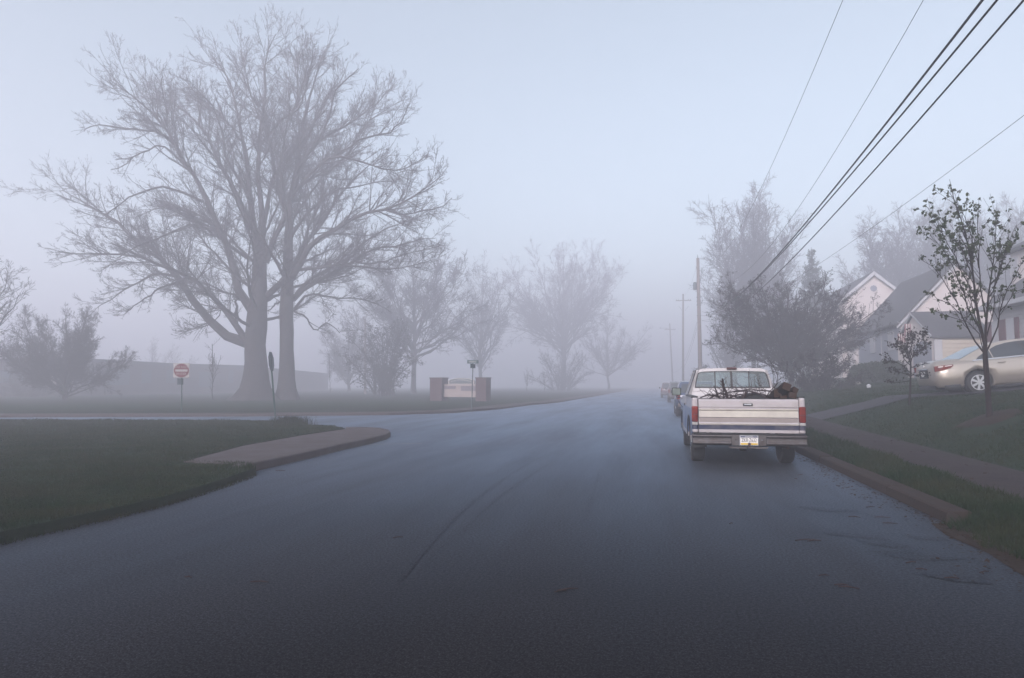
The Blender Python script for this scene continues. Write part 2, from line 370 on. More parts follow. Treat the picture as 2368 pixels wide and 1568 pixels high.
# pavement and drive as sheets a little above the lawn
def strip(name, left, right, n, m, lift=0.02):
    V = []; Fc = []
    L = np.array(left, float); Rr = np.array(right, float)
    tt = np.linspace(0, 1, n)
    def samp(A, t):
        d = np.linspace(0, 1, len(A)); return np.array([np.interp(t, d, A[:, 0]), np.interp(t, d, A[:, 1])]).T
    a, b = samp(L, tt), samp(Rr, tt); k = 9
    for i in range(n):
        for j in range(k):
            p = a[i] + (b[i] - a[i]) * j / (k - 1); V.append((p[0], p[1], float(hr(p[0], p[1])) + lift))
    for i in range(n - 1):
        for j in range(k - 1):
            q = i * k + j; Fc.append((q, q + 1, q + k + 1, q + k))
    o = mesh_obj(name, V, Fc, m, smooth=True)
    bm = bmesh.new(); bm.from_mesh(o.data); bmesh.ops.recalc_face_normals(bm, faces=bm.faces)
    if sum(f.normal.z for f in bm.faces) < 0: bmesh.ops.reverse_faces(bm, faces=bm.faces)
    bm.to_mesh(o.data); bm.free(); o['kind'] = 'structure'; return o
M['pavement'] = mat('pavement', (0.036, 0.027, 0.028), 0.9, spec=0.12, noise=(2.5, 0.9, (0.018, 0.013, 0.013)), bump=(40, 0.35))
strip('pavement', [(4.0, -8), (4.0, 40)], [(5.2, -8), (5.2, 40)], 120, M['pavement'], 0.03)
for yj in np.arange(6.5, 34, 1.5):
    V = [(x_, y_, float(hr(x_, y_)) + 0.0345) for y_ in (yj - 0.008, yj + 0.008) for x_ in np.linspace(4.02, 5.18, 7)]
    oj = mesh_obj('pavement_joint', V, [(j, j + 1, j + 8, j + 7) for j in range(6)], M['soil']); oj['kind'] = 'structure'
M['drive'] = mat('drive', (0.038, 0.036, 0.042), 0.8, spec=0.25, noise=(3, 0.8, (0.022, 0.020, 0.024)), bump=(50, 0.4))
strip('driveway', [(5.2, 23.6), (6.6, 22.2), (8.2, 21.3), (11, 21.0), (16, 21.0)], [(5.2, 26.2), (6.6, 24.2), (8.2, 23.6), (11, 24.0), (16, 24.2)], 60, M['drive'], 0.045)

# kerb on the right: stone blocks, a gap where they end near the camera
kerb = MB(); kr = random.Random(3)
y = 8.05
while y < 120:
    L = 1.9 if y < 40 else 12
    jx = kr.uniform(-0.014, 0.012); top = 0.13 + kr.uniform(-0.014, 0.010)
    prof = [(2.97 + jx, -0.05), (3.22 + jx, -0.05), (3.22 + jx, top), (3.005 + jx, top), (2.98 + jx, top - 0.02)]
    kerb.prism(prof, 'y', y + 0.009, y + L - 0.009); y += L
tag(kerb.build('kerb', M['kerb'], bevel=0.006), None, None, kind='structure')

# left island: grass, concrete pad with kerb
def gp(pts, z): return [tuple(G(x, y, z)[:2]) for x, y in pts]
pad_px = [(425, 1067), (560, 1031), (700, 1006), (800, 991.5), (840, 989.5), (872, 990), (892, 993), (899, 997), (890, 1002), (850, 1012), (800, 1022), (700, 1044), (620, 1060), (560, 1073), (500, 1071)]
pad = gp(pad_px, 0.13)
poly_obj('concrete_pad', pad, 0.128, M['concrete'], 0.16)
# kerb lip along the pad's road side
kb = MB(); line = gp([(800, 988.2), (850, 987.8), (880, 989.5), (899, 993.5), (903, 998), (893, 1004), (852, 1014), (800, 1024.5), (700, 1047), (620, 1063.5), (556, 1077)], 0.14)
Ln = [Vector((p[0], p[1], 0)) for p in line]
for i in range(len(Ln) - 1):
    pass
secV = []; secF = []
for i, p in enumerate(Ln):
    t = (Ln[min(i + 1, len(Ln) - 1)] - Ln[max(i - 1, 0)]).normalized(); nn = Vector((t.y, -t.x, 0))
    if i == 0: base_n = nn
    inn = -nn
    mid = Vector((sum(q[0] for q in pad) / len(pad), sum(q[1] for q in pad) / len(pad), 0))
    if (mid - p).dot(nn) > 0: nn, inn = inn, nn
    for off, z in ((0.0, -0.04), (0.0, 0.125), (0.02, 0.145), (0.15, 0.148), (0.15, 0.0)):
        q = p + inn * off; secV.append((q.x, q.y, z))
for i in range(len(Ln) - 1):
    for j in range(4):
        a = i * 5 + j; secF.append((a, a + 1, a + 6, a + 5))
secF += [(0, 1, 2, 3, 4), tuple((len(Ln) - 1) * 5 + j for j in reversed(range(5)))]
mk = MB(); mk.v = secV; mk.f = secF; tag(mk.build('kerb', M['concrete']), None, None, kind='structure')
M['stain'] = asphalt('stain', 0.90, 0.85)

isl_px = [(-700, 1480), (-300, 1310), (-120, 1262), (0, 1229), (60, 1217), (140, 1200), (240, 1179), (300, 1166), (380, 1148), (450, 1128), (520, 1106), (560, 1092), (592, 1081), (575, 1075), (556, 1072), (500, 1069), (430, 1065), (560, 1029), (700, 1004), (797, 990), (770, 985), (735, 982.5), (700, 981), (660, 977), (637, 973), (560, 972), (400, 971), (200, 970.5), (0, 970), (-400, 970), (-700, 970)]
isl = gp(isl_px, 0.11)
poly_obj('lawn_left', isl, 0.11, M['lawn'], 0.14)
# bare soil lip where lawn meets asphalt
lip = gp([(-300, 1316), (0, 1234), (140, 1205), (300, 1171), (450, 1134), (560, 1099), (600, 1088), (640, 1078), (600, 1070), (556, 1074), (520, 1090), (300, 1150), (0, 1214), (-300, 1296)], 0.0)
poly_obj('soil_edge', lip, 0.006, M['soil'])
lipr = [(3.2, 8.02), (2.80, 8.0), (2.72, 7.4), (2.78, 6.7), (2.70, 5.9), (2.76, 5.0), (2.7, 3.5), (2.75, 1.5), (3.2, 1.5)]
poly_obj('soil_edge', lipr, 0.007, M['soil'])
# far side: pale footway then grass
off = lambda pts, d: [(p[0] + d * 0.12, p[1] + d) for p in pts]
fc = [tuple(p) for p in farc] + [(-7.6, 80), (-7.2, 260)]
fw_in = [(p[0] + 0.10, p[1] - 0.0) for p in fc]
def offset(pts, d):
    out = []
    for i, p in enumerate(pts):
        a = Vector(pts[max(i - 1, 0)]); b = Vector(pts[min(i + 1, len(pts) - 1)]); t = (b - a).normalized(); out.append((p[0] - t.y * d, p[1] + t.x * d))
    return out
fo = offset(fc, 1.5)
poly_obj('footway', fc + fo[::-1], 0.12, M['concrete'], 0.15)
far_l = fo + [(-250, 260), (-250, fo[0][1])]
poly_obj('lawn_far', far_l, 0.118, M['lawn'], 0.0)

# small marks on the asphalt
def smooth_pts(P_):
    P_ = np.array(P_); t = np.linspace(0, len(P_) - 1, len(P_) * 4); i = np.minimum(t.astype(int), len(P_) - 2); u = (t - i)[:, None]
    p0, p1, p2, p3 = P_[np.maximum(i - 1, 0)], P_[i], P_[i + 1], P_[np.minimum(i + 2, len(P_) - 1)]
    return 0.5 * (2 * p1 + (p2 - p0) * u + (2 * p0 - 5 * p1 + 4 * p2 - p3) * u * u + (3 * p1 - p0 - 3 * p2 + p3) * u ** 3)
def ribbon(name, pts, wd, z, m, kind='structure'):
    A = [Vector((p[0], p[1], 0)) for p in pts]; V = []; Fc = []
    for i, p in enumerate(A):
        t = (A[min(i + 1, len(A) - 1)] - A[max(i - 1, 0)]).normalized(); nn = Vector((-t.y, t.x, 0)) * wd / 2
        V += [tuple(p + nn)[:2] + (z,), tuple(p - nn)[:2] + (z,)]
    for i in range(len(A) - 1): Fc.append((2 * i + 1, 2 * i + 3, 2 * i + 2, 2 * i))
    o = mesh_obj(name, V, Fc, m); o['kind'] = kind; return o
M['mark_white'] = mat('mark_white', (0.26, 0.25, 0.25), 0.6, noise=(8, 0.9, (0.05, 0.05, 0.05)))
ribbon('road_line', [G(772, 1030)[:2], G(860, 1028)[:2], G(975, 1025.5)[:2]], 0.06, 0.004, M['mark_white'])

for nm_, pp, wd_ in (('tyre_mark', [(1262, 1050), (1205, 1082), (1140, 1124), (1085, 1166), (1030, 1218), (975, 1280), (925, 1345)], 0.05), ('tyre_mark', [(1385, 1085), (1378, 1120), (1366, 1160), (1350, 1205)], 0.04), ('tyre_mark', [(1290, 1062), (1235, 1094), (1180, 1130), (1120, 1178), (1070, 1230)], 0.035)):
    ribbon(nm_, [tuple(p_[:2]) for p_ in smooth_pts([G(x_, y_) for x_, y_ in pp])], wd_, 0.004, M['tyre_mark'])
# damp stains near the right kerb
sr = random.Random(9)
for x_, y_, a_, b_ in ((2112, 1286, 0.30, 0.055), (1990, 1240, 0.25, 0.05), (2060, 1262, 0.16, 0.035), (2230, 1340, 0.22, 0.06), (1905, 1178, 0.3, 0.06), (2150, 1245, 0.2, 0.05)):
    c_ = G(x_, y_); pts_ = [(c_[0] + a_ * math.cos(t) * (1 + 0.25 * math.sin(3 * t + x_)), c_[1] + b_ * 2.2 * math.sin(t) * (1 + 0.3 * math.sin(2 * t + y_)) - 0.15 * a_ * math.cos(t)) for t in np.linspace(0, 2 * math.pi, 22, endpoint=False)]
    poly_obj('damp_stain', pts_, 0.004, M['stain'])

# ------------------------------------------------------------------ grass blades
def blades(name, P, hgt, seed):
    r = np.random.default_rng(seed); n = len(P); h = hgt * r.uniform(0.5, 1.25, n); a = r.uniform(0, 2 * np.pi, n)
    wv = np.stack([np.cos(a), np.sin(a), 0 * a], -1) * (0.0022 + 0.0022 * r.random(n) + 0.00022 * np.hypot(P[:, 0], P[:, 1]))[:, None]
    b = r.uniform(0, 2 * np.pi, n); ln = h * r.uniform(0.1, 0.8, n); lean = np.stack([np.cos(b) * ln, np.sin(b) * ln, h], -1)
    mid = P + lean * np.array([0.35, 0.35, 0.6])
    V = np.stack([P - wv, P + wv, mid + wv * 0.7, mid - wv * 0.7, P + lean], 1).reshape(-1, 3)
    i = np.arange(n) * 5
    F3 = np.concatenate([np.stack([i, i + 1, i + 2], -1), np.stack([i, i + 2, i + 3], -1), np.stack([i + 3, i + 2, i + 4], -1)])
    o = mesh_obj(name, V, F3, M['blade']); o['kind'] = 'stuff'; o['category'] = 'grass'; return o
def in_poly(P, poly):
    x, y = P[:, 0], P[:, 1]; c = np.zeros(len(P), bool); n = len(poly)
    for i in range(n):
        x1, y1 = poly[i]; x2, y2 = poly[(i + 1) % n]
        k = ((y1 > y) != (y2 > y)) & (x < (x2 - x1) * (y - y1) / (y2 - y1 + 1e-12) + x1); c ^= k
    return c
def view_ok(P, lim=1320):
    d = P - CAM; f = d @ FW; x = d @ RT / np.maximum(f, 0.1) * F; return (f > 0.5) & (np.abs(x) < lim)
# left island, denser near the camera; sampled so that density falls with distance
def scatter(n, x0, x1, y0, y1, fall=9.0, seed=1):
    r = np.random.default_rng(seed); P = np.stack([r.uniform(x0, x1, n), r.uniform(y0, y1, n), np.zeros(n)], -1)
    d = np.hypot(P[:, 0], P[:, 1]); return P[r.random(n) < np.clip((fall / d) ** 1.6, 0, 1)]
P = scatter(1500000, -36, -3, 3, 29, 9, 11); q_ = 0.07 + 0.09 * (0.5 + 0.5 * np.sin(P[:, 0] * 5.3 + 3 * np.sin(P[:, 0] * 1.9))) ; ins = in_poly(P, isl); out_ = in_poly(P + np.stack([-q_, q_, 0 * q_], -1), isl) & ~ins & ~in_poly(P, pad); P[:, 2] = np.where(ins, 0.105, 0.0); P = P[ins | out_]; P = P[view_ok(P)]
clump = 1 + 0.5 * np.sin(P[:, 0] * 2.1 + np.sin(P[:, 1] * 1.7)) * np.sin(P[:, 1] * 2.9)
tag(blades('grass', P[:330000], 0.055 * clump[:330000], 12), 'short dark grass of the corner island left of the road', 'grass', kind='stuff')
P = scatter(1400000, 2.8, 24, 3, 40, 8, 13)
edge = np.where(P[:, 1] < 8.0, 2.90 + 0.06 * np.sin(P[:, 1] * 6.1) + 0.04 * np.sin(P[:, 1] * 17), 3.20)
keep = (P[:, 0] > edge) & ~((P[:, 0] > 3.97 + 0.06 * np.sin(P[:, 1] * 3)) & (P[:, 0] < 5.25 + 0.06 * np.sin(P[:, 1] * 2.3)))
dl = np.interp(P[:, 0], [5.2, 6.6, 8.2, 11, 16], [23.6, 22.2, 21.3, 21.0, 21.0]); dh = np.interp(P[:, 0], [5.2, 6.6, 8.2, 11, 16], [26.2, 24.2, 23.6, 24.0, 24.2])
keep &= ~((P[:, 0] > 5.2) & (P[:, 1] > dl) & (P[:, 1] < dh)) & (P[:, 0] < 16.5)
ring = np.hypot(P[:, 0] - 6.4, P[:, 1] - 15.0) < 0.55
P = P[keep & ~ring]; P[:, 2] = lawn_fn(P[:, 0], P[:, 1]) - 0.004; P = P[view_ok(P)]
hh = np.where(P[:, 0] < 4.0, 0.11, 0.05) * (1 + 0.4 * np.sin(P[:, 0] * 3.1) * np.sin(P[:, 1] * 2.3))
tag(blades('grass', P[:360000], hh[:360000], 14), 'dark green grass of the verge and sloping lawn right of the road', 'grass', kind='stuff')
def litter(label, pts, seed, size=0.035):
    g = np.random.default_rng(seed); n = len(pts); a_ = g.uniform(0, 6.28, n); sz = size * g.uniform(0.4, 1.3, n)
    u = np.stack([np.cos(a_), np.sin(a_), g.uniform(-0.3, 0.3, n)], -1) * sz[:, None]; v = np.stack([-np.sin(a_), np.cos(a_), g.uniform(-0.4, 0.4, n)], -1) * (sz * 0.55)[:, None]
    V = np.stack([pts - u, pts + v, pts + u, pts - v], 1).reshape(-1, 3); V[:, 2] += 0.012; i = np.arange(n) * 4
    tag(mesh_obj('leaf_litter', V, np.stack([i, i + 1, i + 2, i + 3], -1), M['litter']), label, 'leaf litter', kind='stuff')
M['litter'] = mat('litter', (0.045, 0.028, 0.018), 0.9, spec=0.05, noise=(8, 0.9, (0.02, 0.012, 0.009)))
g_ = np.random.default_rng(44); n_ = 1500; yy = g_.uniform(5.5, 24, n_); xx = 2.93 - np.abs(g_.normal(0, 0.22, n_)) * (1 + 0.5 * np.sin(yy * 1.3))
litter('dark grit and leaf crumbs lying in the gutter of the right kerb', np.stack([xx, yy, np.zeros(n_)], -1), 45, 0.022)
n_ = 1400; k_ = g_.integers(0, 5, n_); fr_ = g_.random(n_); e0 = np.array(gp([(-300, 1312), (0, 1231), (240, 1181), (450, 1130), (590, 1083)], 0.0)); pp = e0[np.minimum(k_, 3)] * (1 - fr_[:, None]) + e0[np.minimum(k_, 3) + 1] * fr_[:, None]
o_n = np.abs(g_.normal(0, 0.12, n_)); litter('dark soil crumbs and bits along the edge of the left lawn', np.stack([pp[:, 0] + o_n * 0.6, pp[:, 1] - o_n * 0.8, np.zeros(n_)], -1), 46, 0.025)
n_ = 420; xx = g_.uniform(3.3, 8.5, n_); yy = g_.uniform(7, 24, n_); litter('scattered dry leaves on the verge and lawn right of the road', np.stack([xx, yy, lawn_fn(xx, yy) + 0.03], -1), 47, 0.04)
sp = G(672, 980, 0.11); r5 = np.random.default_rng(5)
P = np.stack([sp[0] + r5.normal(0, 0.30, 900), sp[1] + r5.normal(0, 0.12, 900), np.full(900, 0.1)], -1)
tag(blades('grass_tuft', P, 0.27, 15), 'taller tuft of grass at the foot of the leaning stop sign post', 'grass tuft', kind='stuff')

# ------------------------------------------------------------------ trees
def tubes(P, Rr, s):
    N, k, _ = P.shape
    T = np.empty_like(P); T[:, 1:-1] = P[:, 2:] - P[:, :-2]; T[:, 0] = P[:, 1] - P[:, 0]; T[:, -1] = P[:, -1] - P[:, -2]
    T /= np.linalg.norm(T, axis=-1, keepdims=True) + 1e-9
    D = P[:, -1] - P[:, 0]; D /= np.linalg.norm(D, axis=-1, keepdims=True) + 1e-9
    ref = np.where(np.abs(D[:, 2:3]) < 0.85, np.array([[0, 0, 1.0]]), np.array([[1.0, 0, 0]]))[:, None, :]
    A = np.cross(T, ref); A /= np.linalg.norm(A, axis=-1, keepdims=True) + 1e-9; B = np.cross(T, A)
    q = 2 * np.pi * np.arange(s) / s
    V = P[:, :, None, :] + (A[:, :, None, :] * np.cos(q)[None, None, :, None] + B[:, :, None, :] * np.sin(q)[None, None, :, None]) * Rr[:, :, None, None]
    base = (np.arange(N) * k * s)[:, None, None]; i = (np.arange(k - 1) * s)[None, :, None]; j = np.arange(s)[None, None, :]; j2 = (j + 1) % s
    Fc = np.stack([base + i + j, base + i + j2, base + i + s + j2, base + i + s + j], -1).reshape(-1, 4)
    return V.reshape(-1, 3), Fc
def merge(parts):
    Vs, Fs, b = [], [], 0
    for V, Fc in parts: Vs.append(V); Fs.append(Fc + b); b += len(V)
    return np.concatenate(Vs), np.concatenate(Fs)
def smooth_line(pts, K, rg, jit=0.0):
    pts = np.array(pts, float); d = np.r_[0, np.cumsum(np.linalg.norm(np.diff(pts, axis=0), axis=1))]; t = np.linspace(0, d[-1], K)
    n = len(pts); out = np.empty((K, 3))
    for a, tv in enumerate(t):                    # Catmull-Rom through the points
        i = min(max(np.searchsorted(d, tv) - 1, 0), n - 2); u = (tv - d[i]) / max(d[i + 1] - d[i], 1e-9)
        p0, p1, p2, p3 = pts[max(i - 1, 0)], pts[i], pts[i + 1], pts[min(i + 2, n - 1)]
        out[a] = 0.5 * (2 * p1 + (p2 - p0) * u + (2 * p0 - 5 * p1 + 4 * p2 - p3) * u * u + (3 * p1 - p0 - 3 * p2 + p3) * u ** 3)
    if jit: out[1:-1] += rg.normal(0, jit, (K - 2, 3))
    return out
def sprout(P, Rr, per_m, frac, lmin, lmax, ang, k, wander, trop, rg, t0=0.12, rend=0.006, rfac=0.55, taper=0.6, curl=0.0):
    """children of every polyline; returns (M,k,3) points and (M,k) radii"""
    N, K, _ = P.shape; sl_ = np.linalg.norm(np.diff(P, axis=1), axis=-1); L = sl_.sum(1)
    cnt = rg.poisson(L * per_m * (1 - t0)); idx = np.repeat(np.arange(N), cnt); Mn = len(idx)
    t = rg.uniform(t0, 1.0, Mn); f = t * (K - 1); i = np.minimum(f.astype(int), K - 2); u = (f - i)[:, None]
    p = P[idx, i] * (1 - u) + P[idx, i + 1] * u; T = P[idx, i + 1] - P[idx, i]; T /= np.linalg.norm(T, axis=-1, keepdims=True) + 1e-9
    r0 = Rr[idx, i] * (1 - u[:, 0]) + Rr[idx, i + 1] * u[:, 0]
    ln = np.clip(L[idx] * frac * (1 - taper * t), lmin, lmax) * rg.uniform(0.55, 1.25, Mn)
    q = rg.normal(0, 1, (Mn, 3)); q -= (q * T).sum(1, keepdims=True) * T; q /= np.linalg.norm(q, axis=-1, keepdims=True) + 1e-9
    a = np.radians(rg.normal(ang[0], ang[1], Mn))[:, None]; D = T * np.cos(a) + q * np.sin(a) + np.array([0, 0, trop])
    D /= np.linalg.norm(D, axis=-1, keepdims=True)
    O = np.empty((Mn, k, 3)); O[:, 0] = p; step = (ln / (k - 1))[:, None]
    for s in range(1, k):
        O[:, s] = O[:, s - 1] + D * step
        D = D + rg.normal(0, wander, (Mn, 3)) + np.array([0, 0, trop * 0.35 + curl]); D /= np.linalg.norm(D, axis=-1, keepdims=True)
    rs = np.minimum(r0 * rfac, 0.004 + ln * 0.014); rs = np.maximum(rs, rend)
    RR = rs[:, None] + (rend - rs)[:, None] * np.linspace(0, 1, k)[None, :] ** 0.8
    return O, RR
def leaves(pts, size, rg, per=1, droop=False, spread=0.03):
    n = len(pts) * per; C = np.repeat(pts, per, 0) + rg.normal(0, spread, (n, 3)); s = size * rg.uniform(0.5, 1.3, n)
    a = rg.normal(0, 1, (n, 3))
    if droop: a[:, 2] = -np.abs(a[:, 2]) * 1.6 - 0.4
    a /= np.linalg.norm(a, axis=-1, keepdims=True); b = np.cross(a, rg.normal(0, 1, (n, 3))); b /= np.linalg.norm(b, axis=-1, keepdims=True) + 1e-9
    a *= s[:, None]; b *= (s * 0.45)[:, None]
    V = np.stack([C, C + a * 0.5 + b, C + a, C + a * 0.5 - b], 1).reshape(-1, 3); i = np.arange(n) * 4
    return V, np.stack([i, i + 1, i + 2, i + 3], -1)

def finish_tree(name, label, base, limbs, rads, levels, rg, bark='bark', twig='twig', group=None, leaf=None, trunk_parts=None, cat='tree'):
    """limbs (N,K,3), rads (N,K): the trunk mesh; levels: list of dicts for sprout(); crown = all generated levels"""
    root = thing(name, label, cat, base, group=group)
    tp = trunk_parts or []
    tp.append(tubes(limbs, rads, 7)); V, Fc = merge(tp)
    mesh_obj('trunk', V, Fc, M[bark], root, smooth=True)
    parts = []; P, Rr = limbs, rads; allP = []
    for li, lv in enumerate(levels):
        src = lv.pop('src', None); s = lv.pop('sides', 3); keep = lv.pop('lim', None)
        P, Rr = sprout(P, Rr, rg=rg, **lv)
        if keep is not None and len(P) > keep:
            sel = rg.choice(len(P), keep, replace=False); P, Rr = P[sel], Rr[sel]
        allP.append((P, Rr)); parts.append(tubes(P, Rr, s))
    V, Fc = merge(parts); cr = mesh_obj('crown', V, Fc, M[twig], root, smooth=False)
    if leaf:
        Pl = allP[-1][0]; pts = Pl[:, -1] if not leaf.get('all') else Pl.reshape(-1, 3)
        if leaf.get('n') and len(pts) > leaf['n']: pts = pts[rg.choice(len(pts), leaf['n'], replace=False)]
        V, Fc = leaves(pts, leaf['size'], rg, leaf.get('per', 1), leaf.get('droop', False), leaf.get('spread', 0.03))
        mesh_obj('foliage', V, Fc, M[leaf['mat']], root)
    return root

def flare(pts, rr, k=14, ribs=5, amp=0.25, zt=1.6, seed=0):
    """trunk tube with buttress roots"""
    P = np.array(pts); V = []; Fc = []; n = len(P); ph = seed
    for i, p in enumerate(P):
        hgt = p[2] - P[0][2]; f = amp * max(0, 1 - hgt / zt) ** 2
        for j in range(k):
            q = 2 * math.pi * j / k; r = rr[i] * (1 + f * math.sin(ribs * q + ph) + 0.03 * math.sin(3 * q + hgt * 2))
            V.append((p[0] + r * math.cos(q), p[1] + r * math.sin(q), p[2]))
    for i in range(n - 1):
        for j in range(k): Fc.append((i * k + j, i * k + (j + 1) % k, (i + 1) * k + (j + 1) % k, (i + 1) * k + j))
    return np.array(V), np.array(Fc)

def SH(p):
    x, y = p; return (615 + (x - 615) * 0.92, y if y > 700 else 700 + (y - 700) * 0.93)
def traced_tree(name, label, base_px, d0, trunk_px, trunk_r, limb_list, extra, seed, levels, K=12):
    rg = np.random.default_rng(seed); pxm = d0 / F
    base = PD(base_px[0], base_px[1], d0)
    trunk_px = [SH(p) for p in trunk_px]; limb_list = [([SH(p) for p in a_], b_, c_) for a_, b_, c_ in limb_list]
    tr = smooth_line([PD(x, y, d0) for x, y in trunk_px], 22, rg); tr[0, 2] = 0.05
    rr = np.interp(np.linspace(0, 1, 22), np.linspace(0, 1, len(trunk_r)), trunk_r) * 1.2
    fl = flare(tr, rr, 16, 5, 0.28, 1.8, seed)
    L, Rd = [], []
    for pts, r0, drift in limb_list:
        n = len(pts); d = [d0 + drift * (i / (n - 1)) ** 1.2 for i in range(n)]
        line = smooth_line([PD(x, y, dd) for (x, y), dd in zip(pts, d)], K, rg, 0.05); L.append(line)
        Rd.append((r0 + (0.025 - r0) * np.linspace(0, 1, K) ** 0.75) * 1.18)
    # limbs towards and away from the viewer, so the crown is round
    for (t, az, el, ln, r0) in extra:
        i = min(int(t * 21), 20); p = tr[i]; D = np.array([math.cos(az) * math.cos(el), math.sin(az) * math.cos(el), math.sin(el)])
        pts = [p]; step = ln * 1.2 / 5
        for s in range(5):
            D = D + rg.normal(0, 0.10, 3) + np.array([0, 0, 0.07]); D /= np.linalg.norm(D); pts.append(pts[-1] + D * step)
        L.append(smooth_line(pts, K, rg, 0.04)); Rd.append(r0 + (0.025 - r0) * np.linspace(0, 1, K) ** 0.75)
    return finish_tree(name, label, base, np.array(L), np.array(Rd), levels, rg, trunk_parts=[fl], group='two great bare trees beyond the side street')

def big_levels(q=1.0):
    k = 1.24
    L_ = [dict(per_m=2.7, frac=0.34, lmin=1.0, lmax=4.0, ang=(38, 13), k=7, wander=0.08, trop=0.12, sides=5, t0=0.14, rend=0.012, taper=0.5),
            dict(per_m=3.4, frac=0.44, lmin=0.6, lmax=2.0, ang=(38, 12), k=5, wander=0.10, trop=0.10, sides=4, t0=0.08, rend=0.009),
            dict(per_m=5.4, frac=0.5, lmin=0.3, lmax=1.0, ang=(36, 13), k=4, wander=0.12, trop=0.13, sides=3, t0=0.08, rend=0.0075),
            dict(per_m=8.5 * q, frac=0.5, lmin=0.14, lmax=0.42, ang=(36, 14), k=3, wander=0.14, trop=0.16, sides=3, t0=0.12, rend=0.0065, lim=150000)]
    for l in L_: l['per_m'] /= k; l['lmin'] *= k; l['lmax'] *= k; l['rend'] *= 1.12
    return L_

A_limbs = [
 ([(571, 794), (529, 782), (485, 753), (450, 715), (411, 664), (391, 635), (364, 605), (338, 576), (308, 552), (270, 532), (235, 493), (199, 476), (146, 446), (102, 420)], 0.42, 3),
 ([(568, 790), (541, 753), (518, 726), (494, 700), (456, 661), (411, 629), (360, 612), (323, 594), (264, 579), (176, 579), (87, 574)], 0.26, -3),
 ([(577, 715), (553, 685), (541, 650), (532, 611), (521, 570), (500, 523), (479, 473), (450, 411), (426, 376), (411, 354), (376, 295), (364, 262), (329, 230), (302, 198), (264, 180), (223, 147)], 0.36, -5),
 ([(541, 753), (541, 715), (543, 680), (541, 650)], 0.18, 0),
 ([(376, 295), (347, 277), (299, 268), (246, 265), (182, 259), (158, 274)], 0.11, -6),
 ([(364, 262), (365, 230), (358, 190), (352, 150), (357, 118)], 0.09, -5),
 ([(580, 517), (559, 473), (535, 420), (512, 376), (494, 348), (470, 289), (447, 256), (406, 218), (352, 189), (322, 160)], 0.24, 4),
 ([(447, 256), (453, 206), (423, 159), (388, 135)], 0.10, 5),
 ([(594, 552), (583, 493), (574, 435), (571, 376), (565, 330), (556, 300), (545, 240), (530, 170), (500, 110), (470, 85)], 0.30, 2),
 ([(606, 517), (603, 464), (594, 383), (600, 309), (606, 250), (615, 177), (612, 120), (622, 60), (640, 32)], 0.26, -2),
 ([(606, 517), (618, 449), (632, 390), (635, 354), (618, 289), (603, 250), (580, 190), (560, 120), (548, 65)], 0.20, 4),
 ([(615, 600), (635, 541), (656, 500), (677, 449), (694, 393), (697, 300), (696, 188), (687, 121), (672, 60)], 0.24, 5),
 ([(615, 685), (647, 656), (677, 620), (706, 567), (736, 529), (770, 480), (800, 430), (850, 380), (905, 330)], 0.26, 6),
 ([(500, 523), (456, 517), (429, 505), (382, 523), (338, 544), (290, 560), (240, 590)], 0.14, -6),
 ([(456, 449), (411, 429), (360, 410), (323, 420), (288, 429), (245, 455), (215, 480)], 0.13, -5),
 ([(426, 376), (390, 340), (350, 310), (300, 330), (262, 356), (225, 370)], 0.11, -3),
 ([(391, 635), (338, 629), (294, 647), (235, 685), (190, 712)], 0.12, 2),
 ([(411, 640), (360, 660), (310, 690), (262, 722)], 0.10, -4),
 ([(571, 590), (529, 560), (492, 535), (470, 500), (420, 470), (350, 465), (280, 490)], 0.15, 6),
 ([(574, 435), (548, 395), (515, 340), (505, 280), (480, 210), (448, 180), (415, 165)], 0.15, -6),
 ([(556, 300), (520, 255), (490, 220), (440, 210), (400, 212)], 0.10, 6),
 ([(600, 309), (630, 270), (660, 240), (700, 215), (720, 150), (732, 95)], 0.13, -6),
 ([(580, 700), (545, 690), (500, 668), (450, 650), (400, 655)], 0.12, 5),
 ([(450, 715), (470, 725), (500, 716), (480, 745), (440, 760), (395, 765)], 0.06, -2),
]
A_extra = [(0.55, -1.5, 0.5, 9, 0.22), (0.6, 1.6, 0.5, 9, 0.22), (0.7, -1.2, 0.8, 9, 0.18), (0.75, 1.9, 0.8, 9, 0.18), (0.8, -2.2, 0.9, 8, 0.15), (0.85, 1.2, 0.9, 8, 0.15),
           (0.45, -1.9, 0.35, 8, 0.18), (0.5, 1.3, 0.3, 8, 0.18), (0.9, -1.6, 1.1, 8, 0.14), (0.92, 1.4, 1.15, 8, 0.14), (0.65, 2.4, 0.6, 9, 0.16), (0.65, -2.6, 0.6, 9, 0.16)]
traced_tree('great_tree', 'thickest bare tree, its long low limb reaching far left behind the stop sign', (590, 932), 60,
            [(588, 934), (589, 915), (590, 880), (589, 830), (588, 790), (591, 753), (597, 670), (599, 597), (598, 540), (606, 517)],
            [1.75, 1.0, 0.80, 0.74, 0.76, 0.68, 0.56, 0.50, 0.46, 0.36], A_limbs, A_extra, 21, big_levels())
